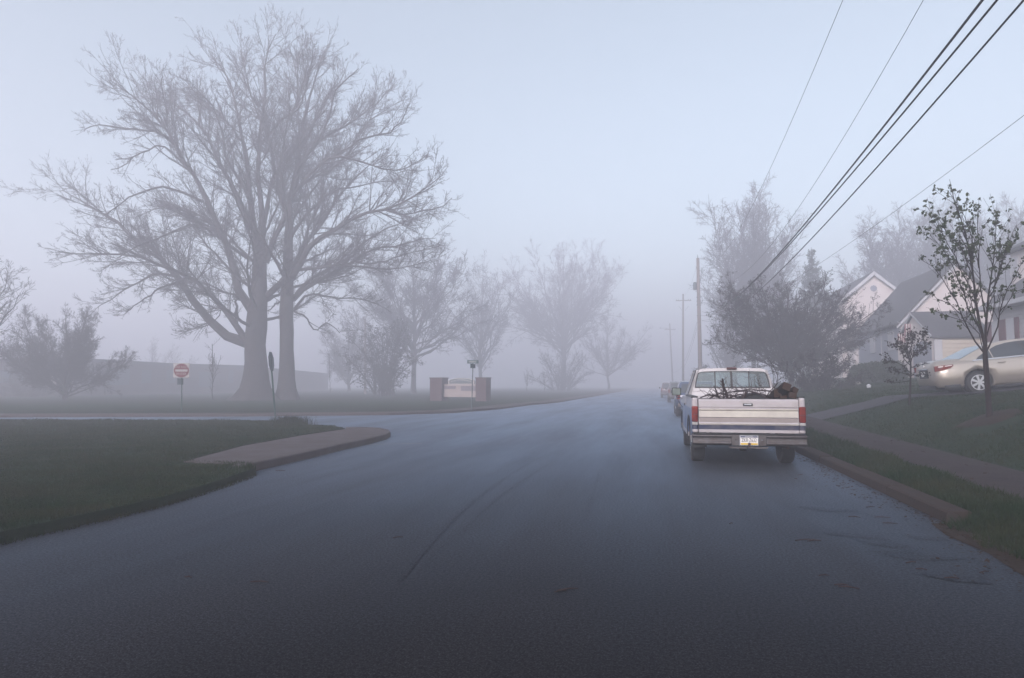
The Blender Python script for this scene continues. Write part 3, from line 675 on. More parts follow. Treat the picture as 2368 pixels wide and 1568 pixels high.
B_limbs = [
 ([(674, 493), (677, 435), (689, 376), (697, 320), (708, 260), (722, 200), (745, 130), (760, 80), (778, 55)], 0.26, 1),
 ([(677, 641), (697, 611), (719, 569), (755, 536), (796, 514), (852, 483), (921, 467), (962, 450), (1017, 420), (1059, 383)], 0.28, -3),
 ([(683, 693), (713, 666), (755, 641), (796, 619), (838, 597), (879, 569), (935, 558), (985, 545), (1040, 540)], 0.20, 3),
 ([(676, 700), (713, 652), (769, 619), (810, 594), (835, 580), (850, 560), (905, 520), (960, 500), (1020, 480)], 0.16, 5),
 ([(691, 619), (741, 613), (783, 605), (852, 610), (907, 619), (960, 612), (1010, 600)], 0.14, -5),
 ([(686, 715), (713, 682), (755, 680), (796, 688), (850, 690), (900, 705)], 0.12, 2),
 ([(682, 718), (708, 729), (730, 754), (745, 764), (765, 745), (800, 770)], 0.08, -2),
 ([(677, 435), (708, 350), (749, 296), (802, 269), (843, 242), (875, 221), (910, 188), (940, 160)], 0.20, 4),
 ([(689, 376), (735, 310), (762, 269), (778, 220), (790, 178), (825, 140), (848, 118)], 0.16, -4),
 ([(719, 569), (719, 514), (735, 486), (755, 447), (758, 403), (757, 350), (765, 300)], 0.13, 3),
 ([(703, 403), (745, 365), (789, 336), (843, 347), (900, 365), (960, 370), (990, 350)], 0.15, -5),
 ([(789, 336), (856, 293), (910, 282), (945, 262), (972, 205)], 0.11, -6),
 ([(674, 493), (650, 440), (640, 400), (655, 340), (668, 260), (700, 180), (718, 110)], 0.15, -6),
 ([(671, 552), (700, 500), (750, 450), (790, 420), (850, 410), (900, 400), (945, 402)], 0.16, 6),
 ([(677, 435), (720, 395), (775, 372), (820, 330), (858, 265), (900, 230), (960, 195)], 0.15, 6),
 ([(697, 320), (740, 250), (758, 200), (800, 150), (822, 100)], 0.12, 6),
 ([(671, 590), (655, 570), (640, 585), (620, 600)], 0.10, -3),
 ([(667, 705), (645, 700), (620, 720)], 0.14, -1),
 ([(838, 597), (880, 600), (930, 590), (990, 575), (1050, 560)], 0.09, 0),
 ([(921, 467), (960, 480), (1010, 470), (1060, 460), (1082, 440)], 0.08, -3),
]
B_extra = [(0.7, -1.4, 0.5, 9, 0.18), (0.75, 1.5, 0.5, 9, 0.18), (0.85, -1.1, 0.8, 9, 0.15), (0.88, 1.8, 0.8, 9, 0.15), (0.97, -1.5, 1.0, 9, 0.14), (0.97, 1.2, 1.0, 9, 0.14), (0.6, -0.9, 0.35, 8, 0.15), (0.65, 0.8, 0.4, 9, 0.15)]
traced_tree('great_tree', 'slimmer bare tree, right neighbour of the thickest trunk, limbs reaching right', (668, 932), 61,
            [(668, 934), (668, 915), (667, 850), (667, 780), (666, 729), (669, 641), (671, 552), (674, 493)],
            [0.85, 0.60, 0.50, 0.50, 0.49, 0.40, 0.34, 0.28], B_limbs, B_extra, 22, big_levels())

def auto_tree(name, label, px, py, d, top_py, half_w_px, fork=0.25, n_limb=14, seed=1, rtrunk=0.3, style='vase', low=0.25, levels=None, group=None, twig='twig', leaf=None, depth_f=0.8, z0=None, bias=(0, 0), dens=1.0, mult=1):
    """crown envelope: ellipsoid given by its top row and half width in picture units at distance d"""
    rg = np.random.default_rng(seed); base = PD(px, py, d)
    if z0 is not None: base[2] = z0
    k_ = d / F; top = PD(px + bias[0], top_py, d); hgt = top[2] - base[2]; hw = half_w_px * k_ * (1.28 if style == 'spread' else 1.2)
    zf = base[2] + hgt * fork; zc = base[2] + hgt * (low + 1) / 2; rz = hgt * (1 - low) / 2
    cxy = (base + top) / 2; L, Rd = [], []; K = 9
    lean = rg.normal(0, 0.01, 2) * hgt
    tr = [base + np.array([lean[0] * t * t, lean[1] * t * t, hgt * t]) + (top - base) * np.array([t * t, t * t, 0]) for t in np.linspace(0, 0.86, K)]
    L.append(smooth_line(tr, K, rg, 0.012 * hgt * 0.5)); Rd.append(np.interp(np.linspace(0, 1, K), [0, 0.06, 0.3, 1], [rtrunk * 1.5, rtrunk, rtrunk * 0.8, 0.03]))
    for i in range(n_limb):
        az = i * 2.399 + rg.uniform(-0.4, 0.4); el = math.asin(rg.uniform(-0.3, 0.97)) if style != 'spread' else math.asin(rg.uniform(-0.45, 0.9))
        ri = rg.uniform(0.72, 1.0) if i % 4 else rg.uniform(0.4, 0.7)
        tgt = np.array([top[0] * 0.5 + base[0] * 0.5 + hw * math.cos(az) * math.cos(el) * ri, 0.5 * (top[1] + base[1]) + hw * depth_f * math.sin(az) * math.cos(el) * ri, zc + rz * math.sin(el) * 0.93 * ri])
        tf = rg.uniform(0.0, 0.45) if el > 0.2 else rg.uniform(0, 0.2)
        zs = zf + (hgt * 0.5) * tf; st = base + (top - base) * np.array([1, 1, 0]) * ((zs - base[2]) / hgt) ** 2; st[2] = zs
        if tgt[2] < zs + 0.3: tgt[2] = zs + rg.uniform(-0.05, 0.12) * hgt
        ctl = st + (tgt - st) * (np.array([0.58, 0.58, 0.32]) if style == 'spread' else np.array([0.5, 0.5, 0.42]))
        pts = [(1 - u) ** 2 * st + 2 * u * (1 - u) * ctl + u * u * tgt for u in np.linspace(0, 1, 6)]
        L.append(smooth_line(pts, K, rg, 0.006 * hgt)); r0 = rtrunk * rg.uniform(0.3, 0.5)
        Rd.append(r0 + (0.018 - r0) * np.linspace(0, 1, K) ** 0.8)
    sc_ = max(0.5, hgt / 14)
    levels = levels or [dict(per_m=2.2 * dens / sc_, frac=0.36, lmin=0.7 * sc_, lmax=3.0 * sc_, ang=(36, 11), k=5, wander=0.08, trop=0.12, sides=4, t0=0.2, rend=0.011 * sc_, taper=0.5),
                        dict(per_m=4.2 * dens / sc_, frac=0.45, lmin=0.4 * sc_, lmax=1.4 * sc_, ang=(42, 14), k=4, wander=0.10, trop=0.05, sides=3, t0=0.12, rend=0.009 * sc_),
                        dict(per_m=7.5 * dens / sc_, frac=0.5, lmin=0.25 * sc_, lmax=0.8 * sc_, ang=(42, 16), k=3, wander=0.12, trop=0.06, sides=3, t0=0.12, rend=0.008 * sc_, lim=60000)]
    return finish_tree(name, label, base, np.array(L), np.array(Rd), levels, rg, twig=twig, group=group, leaf=leaf)

GB = 'bare trees in the fog behind the school sign'
auto_tree('bare_tree', 'dark dense bare tree between the great trees and the brick sign', 955, 930, 107, 535, 150, 0.24, 34, 31, 0.42, 'spread', 0.22, group=GB, bias=(5, 0), dens=1.35)
auto_tree('bare_tree', 'pale bare tree rising right behind the brick school sign', 1112, 925, 139, 595, 105, 0.2, 24, 32, 0.42, 'vase', 0.15, group=GB)
auto_tree('bare_tree', 'tall faint bare tree with a fan of limbs in mid street distance', 1302, 920, 167, 540, 150, 0.25, 44, 33, 0.6, 'vase', 0.10, group=GB, dens=1.1)
auto_tree('bare_tree', 'low faint spreading tree at the foggy end of the road', 1405, 915, 171, 715, 85, 0.2, 22, 34, 0.3, 'spread', 0.2, group=GB)
auto_tree('bare_tree', 'low broad misty tree just right of the great trees', 805, 928, 124, 705, 85, 0.15, 22, 35, 0.3, 'spread', 0.1, group=GB, dens=1.3)
auto_tree('bare_tree', 'tree at the left frame edge, mostly cut off', -88, 940, 48, 500, 100, 0.15, 18, 36, 0.35, 'vase', 0.12, dens=1.1)
auto_tree('bare_tree', 'low wide many stemmed tree in front of the long school building', 150, 945, 62, 695, 135, 0.10, 26, 37, 0.22, 'spread', 0.10, dens=1.7)
auto_tree('bare_tree', 'low hazy tree behind the do not enter sign', 350, 930, 151, 775, 95, 0.15, 12, 38, 0.25, 'spread', 0.1)
def bush(name, label, px, py, d, top, hw, seed, m='twig', n=9000, leafm=None, group=None, depth_f=0.8, ls=0.12, cat='bush', z0=None):
    rg = np.random.default_rng(seed); base = PD(px, py, d); k_ = d / F
    if z0 is not None: base[2] = z0
    tp = PD(px, top, d)[2]; hgt = tp - base[2]; w_ = hw * k_; root = thing(name, label, cat, base, group=group)
    nL = 26; L = []; Rd = []
    for i in range(nL):
        az = i * 2.4; el = rg.uniform(0.1, 1.4); t = base + np.array([w_ * math.cos(az) * math.cos(el), w_ * depth_f * math.sin(az) * math.cos(el), hgt * (0.25 + 0.72 * math.sin(el))])
        s = base + np.array([rg.normal(0, w_ * 0.12), rg.normal(0, w_ * 0.1), 0]); c = s + (t - s) * np.array([0.35, 0.35, 0.6])
        L.append(smooth_line([(1 - u) ** 2 * s + 2 * u * (1 - u) * c + u * u * t for u in np.linspace(0, 1, 5)], 6, rg)); Rd.append(np.linspace(0.05, 0.012, 6) * max(0.4, hgt / 5))
    L, Rd = np.array(L), np.array(Rd); mesh_obj('stem', *tubes(L, Rd, 5), M['bark'], root, smooth=True)
    sc_ = max(0.25, hgt / 6); parts = []; P, Q = L, Rd
    for lv in (dict(per_m=2.4 / sc_, frac=0.4, lmin=0.5 * sc_, lmax=1.6 * sc_, ang=(40, 14), k=4, wander=0.15, trop=0.1, rend=0.010 * sc_), dict(per_m=5 / sc_, frac=0.5, lmin=0.25 * sc_, lmax=0.8 * sc_, ang=(40, 15), k=3, wander=0.2, trop=0.1, rend=0.008 * sc_)):
        P, Q = sprout(P, Q, rg=rg, **lv)
        if len(P) > n: sel = rg.choice(len(P), n, replace=False); P, Q = P[sel], Q[sel]
        parts.append(tubes(P, Q, 3))
    mesh_obj('crown', *merge(parts), M[m], root)
    if leafm:
        pts = P.reshape(-1, 3); pts = pts[rg.choice(len(pts), min(len(pts), n), replace=False)]
        mesh_obj('foliage', *leaves(pts, ls, rg, 2, False, ls * 0.8), M[leafm], root)
    return root
bush('bush', 'large rounded twiggy thicket at the foot of the dark dense tree', 890, 934, 82, 750, 120, 41, n=26000, leafm='leaf_dark', ls=0.16)
bush('bush', 'dim thicket at the foot of the tall fan shaped tree', 1300, 919, 146, 800, 90, 42, n=8000, leafm='leaf_dark', ls=0.12)
bush('bush', 'dark low shrubs against the left end of the school building', 60, 942, 79, 862, 110, 43, n=9000, leafm='leaf_dark', ls=0.08)
def sapling(label, px, py, d, top, seed, hw=18, group='slim saplings in the school lawn'):
    return auto_tree('sapling', label, px, py, d, top, hw, 0.35, 7, seed, 0.045, 'vase', 0.35, levels=[
        dict(per_m=2.5, frac=0.4, lmin=0.3, lmax=0.9, ang=(35, 10), k=4, wander=0.12, trop=0.15, sides=3, t0=0.2, rend=0.008),
        dict(per_m=4, frac=0.5, lmin=0.15, lmax=0.4, ang=(38, 12), k=3, wander=0.15, trop=0.15, sides=3, t0=0.1, rend=0.006)], group=group)
sapling('slim sapling standing between the do not enter sign and the thick trunk', 491, 950, 63, 770, 51, 20)
sapling('thin sapling close right of the brick sign', 1218, 922, 118, 845, 52, 12)
sapling('second thin sapling from the brick sign, nearer the road', 1258, 921, 120, 850, 53, 12)
sapling('thin sapling between the dense tree and the slimmer great tree', 762, 930, 104, 800, 54, 14)

# right-hand trees
auto_tree('bare_tree', 'tall pale bare tree towering behind the utility wires on the right', 1740, 905, 94, 425, 112, 0.14, 34, 61, 0.35, 'vase', 0.18, group='bare trees behind the houses', bias=(5, 0), dens=1.15)
auto_tree('bare_tree', 'round topped tree behind the peak of the pale gable', 2050, 880, 97, 490, 92, 0.2, 26, 62, 0.3, 'vase', 0.2, group='bare trees behind the houses', dens=1.5)
auto_tree('bare_tree', 'tree behind the big grey roof, left of the young leafing tree', 2195, 880, 92, 445, 100, 0.2, 26, 63, 0.3, 'vase', 0.2, group='bare trees behind the houses', dens=1.5)
auto_tree('bare_tree', 'rightmost tree behind the house with dark red shutters', 2345, 880, 90, 443, 105, 0.2, 26, 64, 0.3, 'vase', 0.2, group='bare trees behind the houses', dens=1.5)
auto_tree('flowering_tree', 'broad dome shaped budding tree behind the parked pickup', 1828, 905, 44, 630, 178, 0.10, 64, 65, 0.13, 'vase', 0.04, z0=float(hr(8.8, 43)), twig='twig_red',
          levels=[dict(per_m=4.2, frac=0.34, lmin=0.35, lmax=1.3, ang=(36, 12), k=5, wander=0.12, trop=0.12, sides=4, t0=0.15, rend=0.007, taper=0.4),
                  dict(per_m=6.5, frac=0.5, lmin=0.2, lmax=0.7, ang=(38, 14), k=4, wander=0.14, trop=0.10, sides=3, t0=0.10, rend=0.005),
                  dict(per_m=6, frac=0.5, lmin=0.12, lmax=0.35, ang=(38, 14), k=3, wander=0.18, trop=0.10, sides=3, t0=0.15, rend=0.004, lim=40000)],
          leaf=dict(size=0.06, per=2, mat='leaf_dark', n=60000, all=True, spread=0.03), bias=(-8, 0))
def conifer(label, px, py, d, top, hw, seed):
    rg = np.random.default_rng(seed); base = PD(px, py, d); tp = PD(px, top, d)[2]; hgt = tp - base[2]; w_ = hw * d / F
    root = thing('conifer', label, 'conifer', base); mb = MB(); mb.tube([base, base + np.array([0, 0, hgt])], [0.2, 0.02], 7); mb.build('trunk', M['bark'], root)
    n = 420; t = np.sort(rg.uniform(0.05, 0.98, n)); az = rg.uniform(0, 2 * np.pi, n); ln = w_ * (1 - t) ** 0.8 * rg.uniform(0.65, 1.15, n) + 0.12
    P = np.empty((n, 5, 3))
    for s, u in enumerate(np.linspace(0, 1, 5)):
        P[:, s] = base + np.stack([np.cos(az) * ln * u, np.sin(az) * ln * u, hgt * t + ln * (0.15 * u - 0.35 * u * (1 - u) * 2 + 0.25 * u * u)], -1)
    Rr = np.tile(np.linspace(0.03, 0.008, 5), (n, 1)); Q, QR = sprout(P, Rr, per_m=8, frac=0.35, lmin=0.15, lmax=0.5, ang=(45, 12), k=3, wander=0.1, trop=-0.1, rg=rg)
    pts = Q.reshape(-1, 3); pts = pts[rg.choice(len(pts), min(40000, len(pts)), replace=False)]
    V, Fc = merge([tubes(P, Rr, 4), tubes(Q, QR, 3), leaves(pts, 0.16, rg, 1, False, 0.05)]); mesh_obj('crown', V, Fc, M['needle'], root)
conifer('pointed evergreen rising behind the right of the dome shaped tree', 1885, 900, 76, 572, 68, 66)
bush('bush', 'dense pale thicket under the tall tree, right of the near utility pole', 1690, 908, 102, 640, 48, 67, n=12000, leafm='leaf_dark', ls=0.13)
bush('bush', 'small thicket at the foot of the near utility pole', 1625, 912, 74, 845, 32, 68, n=6000, leafm='leaf_dark', ls=0.08)
bush('bush', 'dark undergrowth beneath the dome shaped tree', 1900, 905, 34, 812, 105, 69, n=9000, leafm='leaf_dark', ls=0.06, z0=0.9)

# hedge: dense clipped mass of leaves
def hedge(label, x0, x1, y0, y1, h_, seed, name='hedge', m='hedge', group=None):
    rg = np.random.default_rng(seed); n = 14000; c = np.array([(x0 + x1) / 2, (y0 + y1) / 2]); zb = float(hr(*c))
    u = rg.normal(0, 1, (n, 3)); u /= np.linalg.norm(u, axis=1, keepdims=True); u[:, 2] = np.abs(u[:, 2]); rr = rg.uniform(0.75, 1.0, n)[:, None]
    sup = np.sign(u) * np.abs(u) ** 0.6
    P = sup * rr * np.array([(x1 - x0) / 2, (y1 - y0) / 2, h_]) * (1 + 0.06 * np.sin(u[:, :1] * 9)) + np.array([c[0], c[1], zb])
    root = thing(name, label, 'hedge', (c[0], c[1], zb), group=group)
    mesh_obj('foliage', *leaves(P, 0.09, rg, 2, False, 0.03), M[m], root)
    for i in range(9):
        a = np.array([c[0] + rg.uniform(-0.3, 0.3) * (x1 - x0), c[1] + rg.uniform(-0.3, 0.3) * (y1 - y0), zb]); b = a + np.array([rg.normal(0, .3), rg.normal(0, .3), h_ * 0.8]); MB().tube([a, b], [0.025, 0.01], 5).build('stem', M['bark'], root)
a = PY(1962, 880, 44); b = PY(2080, 880, 39)
hedge('clipped dark hedge along the front of the grey roofed house', a[0], b[0] + 0.3, 37.5, 45.0, 1.1, 71)

# ------------------------------------------------------------------ street tree with young leaves
def street_tree():
    rg = np.random.default_rng(81); d = 14.1; base = PD(2288, 986, d); base[2] = float(hr(base[0], base[1]))
    def W(pts, dr): n = len(pts); return [PD(x, y, d + dr * i / (n - 1)) for i, (x, y) in enumerate(pts)]
    limbs = [([(2277, 800), (2268, 765), (2258, 715), (2251, 660), (2243, 600), (2229, 540), (2213, 480), (2195, 415)], 0.036, 0.1),
             ([(2279, 800), (2280, 740), (2284, 690), (2292, 640), (2298, 590), (2301, 540), (2300, 490)], 0.030, -0.2),
             ([(2274, 815), (2250, 780), (2225, 735), (2208, 690), (2185, 650), (2155, 620), (2128, 600)], 0.020, 0.4),
             ([(2225, 735), (2200, 708), (2170, 690), (2150, 678)], 0.010, 0.5),
             ([(2281, 812), (2300, 770), (2312, 720), (2325, 680), (2345, 640), (2360, 610), (2385, 590)], 0.019, -0.4),
             ([(2268, 765), (2240, 720), (2225, 670), (2205, 620), (2180, 580), (2150, 545)], 0.016, -0.5),
             ([(2258, 715), (2240, 660), (2215, 610), (2190, 560), (2165, 510), (2142, 478)], 0.015, 0.5),
             ([(2280, 740), (2268, 680), (2262, 620), (2262, 560), (2258, 510), (2256, 468)], 0.018, 0.5),
             ([(2284, 690), (2305, 640), (2320, 590), (2338, 545), (2350, 520)], 0.014, 0.4),
             ([(2251, 660), (2235, 600), (2210, 560), (2185, 530), (2160, 495)], 0.012, -0.3),
             ([(2280, 780), (2295, 720), (2302, 660), (2318, 600), (2328, 560)], 0.014, -0.7),
             ([(2270, 780), (2255, 740), (2243, 690), (2235, 640), (2225, 590)], 0.012, 0.8),
             ([(2262, 620), (2252, 570), (2236, 520), (2218, 478), (2190, 440)], 0.010, 0.2),
             ([(2274, 815), (2262, 770), (2240, 745), (2205, 735), (2165, 720)], 0.009, -0.6),
             ([(2312, 720), (2335, 690), (2356, 670), (2380, 650)], 0.009, -0.3)]
    K = 9; L = []; Rd = []
    tr = smooth_line(W([(2288, 986), (2285, 930), (2281, 870), (2277, 820), (2277, 800)], 0), K, rg); tr[0, 2] = base[2] - 0.02
    L.append(tr); Rd.append(np.interp(np.linspace(0, 1, K), [0, 0.05, 0.9, 1], [0.085, 0.062, 0.050, 0.042]))
    for pts, r0, dr in limbs:
        L.append(smooth_line(W(pts, dr), K, rg, 0.012)); Rd.append(r0 + (0.004 - r0) * np.linspace(0, 1, K) ** 0.8)
    L, Rd = np.array(L), np.array(Rd)
    root = thing('young_tree', 'young street tree with small drooping green leaves on the right lawn', 'tree', base)
    mesh_obj('trunk', *tubes(L, Rd, 8), M['bark2'], root, smooth=True)
    P1, R1 = sprout(L[1:], Rd[1:], per_m=9.5, frac=0.30, lmin=0.12, lmax=0.60, ang=(30, 10), k=5, wander=0.07, trop=0.18, rg=rg, t0=0.22, rend=0.0025, taper=0.5)
    P2, R2 = sprout(P1, R1, per_m=5, frac=0.45, lmin=0.06, lmax=0.2, ang=(38, 10), k=3, wander=0.1, trop=0.15, rg=rg, t0=0.15, rend=0.002)
    mesh_obj('crown', *merge([tubes(P1, R1, 4), tubes(P2, R2, 3)]), M['bark2'], root)
    tips = np.concatenate([P1[:, -1], P1[:, 2], P2[:, -1]]); tips = tips[rg.random(len(tips)) < 0.5]
    mesh_obj('foliage', *leaves(tips, 0.054, rg, 7, True, 0.017), M['leaf'], root)
    # ring of mulch
    mb = MB(); pr = [(0.62, 0.0), (0.5, 0.045), (0.2, 0.07), (0.05, 0.075)]
    V = []; Fc = []
    for r_, h_ in pr:
        for j in range(20):
            q = 2 * math.pi * j / 20; x = base[0] + r_ * math.cos(q) * (1 + 0.08 * math.sin(3 * q)); y = base[1] + r_ * math.sin(q); V.append((x, y, float(lawn_fn(x, y)) + h_ - 0.01))
    for i in range(3):
        for j in range(20): Fc.append((i * 20 + j, i * 20 + (j + 1) % 20, (i + 1) * 20 + (j + 1) % 20, (i + 1) * 20 + j))
    Fc.append(tuple(60 + j for j in range(20)))
    o = mesh_obj('mulch', V, Fc, M['soil'], smooth=True); tag(o, 'dark mulch ring around the foot of the young tree', 'mulch', kind='structure')
M['bark2'] = mat('bark2', (0.022, 0.014, 0.013), 0.9, spec=0.08, noise=(12, 0.8, (0.012, 0.008, 0.008)))
street_tree()
def small_tree():
    rg = np.random.default_rng(82); d = 19.0; base = PD(2101, 949, d); base[2] = float(hr(base[0], base[1])); K = 7; L, Rd = [], []
    def W(pts, dr): n = len(pts); return [PD(x, y, d + dr * i / (n - 1)) for i, (x, y) in enumerate(pts)]
    tr = smooth_line(W([(2101, 949), (2104, 900), (2105, 860), (2105, 838)], 0), K, rg); tr[0, 2] = base[2] - 0.02; L.append(tr); Rd.append(np.linspace(0.035, 0.02, K))
    for pts in ([(2105, 845), (2103, 820), (2108, 800), (2110, 775)], [(2105, 845), (2092, 832), (2085, 812), (2080, 790)], [(2105, 840), (2112, 815), (2130, 790), (2142, 768)], [(2104, 850), (2118, 845), (2135, 842), (2150, 840)],
                [(2103, 870), (2085, 862), (2070, 858), (2055, 853)], [(2104, 862), (2088, 845), (2070, 838), (2040, 836)], [(2105, 845), (2095, 815), (2075, 800), (2062, 795)], [(2104, 880), (2085, 882), (2068, 886), (2045, 878)], [(2104, 870), (2120, 865), (2140, 868)], [(2106, 830), (2125, 812), (2140, 800), (2148, 790)], [(2104, 838), (2098, 810), (2098, 785), (2103, 765)]):
        L.append(smooth_line(W(pts, rg.uniform(-0.6, 0.6)), K, rg, 0.01)); Rd.append(np.linspace(0.013, 0.004, K))
    L, Rd = np.array(L), np.array(Rd); root = thing('small_tree', 'small dark leaved ornamental tree left of the silver sedan', 'tree', base)
    mesh_obj('trunk', *tubes(L, Rd, 6), M['bark2'], root, smooth=True)
    P1, R1 = sprout(L[1:], Rd[1:], per_m=16, frac=0.45, lmin=0.1, lmax=0.42, ang=(38, 12), k=4, wander=0.1, trop=0.1, rg=rg, rend=0.003)
    mesh_obj('crown', *tubes(P1, R1, 3), M['bark2'], root); pts = P1.reshape(-1, 3); pts = pts[rg.random(len(pts)) < 0.75]
    mesh_obj('foliage', *leaves(pts, 0.055, rg, 4, False, 0.025), M['leaf_dark'], root)
small_tree()

# ------------------------------------------------------------------ utility poles and wires
def upole(label, px_b, px_t, py_t, d, arm=None, transformer=False, r=0.15, lamp=False):
    base = PD(px_b, 912, d); base[2] = 0.0; top = PD(px_t, py_t, d)
    root = thing('utility_pole', label, 'utility pole', base, group='utility poles along the right of the road')
    MB().tube([base, (base + top) / 2, top], [r * 1.25, r, r * 0.8], 12).build('pole', M['pole_wood'], root, smooth=True)
    if arm:
        pa = PD(px_t + 1, arm, d); t = (arm - py_t)
        MB().box(-1.2, 1.2, -0.06, 0.06, -0.06, 0.06, Matrix.Translation(Vector(pa)) @ Matrix.Rotation(R_(3), 4, 'Z')).build('crossarm', M['pole_wood'], root, bevel=0.01)
        for s in (-1.1, -0.75, 0.75, 1.1):
            q = pa + np.array([s, 0, 0.06]); MB().lathe([(0.02, 0), (0.045, 0.03), (0.03, 0.08), (0.045, 0.1), (0.015, 0.15)], q, 'z', 8).build('insulator', M['sign_back'], root)
        for s in (-1, 1):
            q = pa + np.array([s * 0.75, 0, -0.9]); MB().tube([q, q + np.array([-s * 0.5, 0, -0.7])], 0.02, 5).build('brace', M['sign_back'], root)
    if transformer:
        q = top + np.array([0.38, 0, -3.4]) ; MB().lathe([(0.17, 0), (0.18, 0.03), (0.18, 0.72), (0.12, 0.80)], top + np.array([-0.33, 0.05, -3.3]), 'z', 16).build('transformer', M['sign_back'], root)
        MB().tube([top + np.array([0, 0, 0]), top + np.array([-0.02, 0, 0.35])], [0.05, 0.02], 6).build('insulator', M['sign_back'], root)
        MB().box(0.36, 0.42, -0.04, 0.04, -1.6, -1.05, Matrix.Translation(Vector(top))).build('switch', M['sign_back'], root)
        MB().box(0.0, 0.42, -0.02, 0.02, -1.36, -1.32, Matrix.Translation(Vector(top))).build('bracket', M['sign_back'], root)
        MB().tube([top + np.array([0.15, 0.02, -3.9]), top + np.array([0.34, 0.02, -4.1]), top + np.array([0.38, 0.02, -4.5]), top + np.array([0.2, 0.02, -4.8])], 0.02, 5).build('cable_loop', M['wire'], root)
        for zz in (-4.1, -4.5, -4.9, -6.0): MB().box(-0.22, 0.22, -0.2, -0.13, zz - 0.03, zz + 0.03, Matrix.Translation(Vector(top))).build('clamp', M['sign_back'], root)
    if lamp:
        q = top + np.array([0, 0, -1.3]); MB().tube([q, q + np.array([-0.9, 0, 0.25]), q + np.array([-1.8, 0, 0.3])], 0.04, 6).build('lamp_arm', M['sign_back'], root)
        MB().lathe([(0.05, -0.06), (0.2, -0.03), (0.24, 0.05), (0.1, 0.14)], q + np.array([-2.0, 0, 0.28]), 'z', 12).build('lamp_head', M['sign_back'], root)
    return base, top
p1b, p1t = upole('nearest wooden utility pole carrying the transformer, behind the pickup', 1620, 1613, 597, 70, None, True, 0.19)
p2b, p2t = upole('middle wooden utility pole with one crossarm', 1579, 1579, 680, 108, 695)
p3b, p3t = upole('farthest faint utility pole with a street lamp arm', 1556, 1548, 748, 150, 762, lamp=True)
q = PD(844, 925, 100); root = thing('utility_pole', 'faint pole far behind the slimmer great tree', 'utility pole', (q[0], q[1], 0))
MB().tube([(q[0], q[1], 0), PD(844, 738, 100)], [0.2, 0.13], 8).build('pole', M['pole_wood'], root)

def wire(label, P0, end_xy, px_pts, r, grp='utility wires over the right of the road', strands=1):
    """parabola in the vertical plane through P0 and end_xy, fitted to picture points"""
    a = np.array(P0[:2]); b = np.array(end_xy); dd = b - a; pts = [(0.0, P0[2])]
    for x, y in px_pts:
        r_ = ray(x, y); A = np.array([[r_[0], -dd[0]], [r_[1], -dd[1]]]); s = np.linalg.solve(A, a - CAM[:2]); pts.append((s[1], CAM[2] + r_[2] * s[0]))
    u = np.array([p[0] for p in pts]); z = np.array([p[1] for p in pts]); c = np.polyfit(u, z, min(2, len(pts) - 1))
    c[-1] += P0[2] - np.polyval(c, 0)
    ln = [np.array([*(a + dd * t), np.polyval(c, t)]) for t in np.linspace(0, 1.0, 40)]
    root = thing('utility_wire', label, 'wire', P0, group=grp)
    for s in range(strands):
        off_ = np.array([0, 0, (s - (strands - 1) / 2) * r * 2.4]); 
        mb = MB().tube([p + off_ * (1 if i > 1 else 0.3) for i, p in enumerate(ln)], r, 6); mb.build('strand' if strands > 1 else 'cable', M['wire'], root, smooth=True)
EX = (3.7, -9.0)
wire('upper left thick paired cable, leaving the top of the photo first', PD(1622, 720.5, 70), EX, [(1806.5, 580), (1978, 376), (2270, 0)], 0.010, strands=2)
wire('middle thick cable of the three heavy lines', PD(1622, 730, 70), (EX[0] + 0.1, EX[1]), [(1845, 541), (1997, 376), (2300, 0)], 0.015)
wire('lowest of the three heavy cables over the pickup', PD(1622, 740.5, 70), (EX[0] + 0.3, EX[1]), [(1779, 649), (1917, 508), (2041.5, 376), (2362, 0)], 0.0135)
wire('thin power line highest and farthest left', PD(1614, 603, 70), (EX[0] - 0.5, EX[1]), [(1766.5, 417), (1788.6, 376), (1948, 0)], 0.0055)
wire('thin power line second from the left', PD(1615, 612, 70), (EX[0] + 1.2, EX[1]), [(1842.5, 486), (1914, 376), (2135, 0)], 0.006)
e_ = PD(2420, 226, 14)
wire('thin service line running down across the houses from the right edge', PD(1622, 741, 70), (float(e_[0]), float(e_[1])), [(1862, 630), (1986, 547), (2138, 440.6), (2367, 265)], 0.006)
def span(label, a, b, sag, r=0.012):
    ln = [a + (b - a) * t - np.array([0, 0, sag * 4 * t * (1 - t)]) for t in np.linspace(0, 1, 16)]
    root = thing('utility_wire', label, 'wire', a, group='wires between the distant poles'); MB().tube(ln, r, 5).build('cable', M['wire'], root)
span('slack upper cable between the nearest and middle poles', PD(1611, 745, 70), PD(1580, 838, 108), 0.5)
span('slack lower cable between the nearest and middle poles', PD(1611, 758, 70), PD(1581, 850, 108), 0.4)
span('power line from the nearest pole top to the middle pole top', PD(1613, 605, 70), PD(1579, 684, 108), 0.9, 0.008)
span('cable between the middle and farthest poles', PD(1578, 845, 108), PD(1552, 860, 150), 0.5)

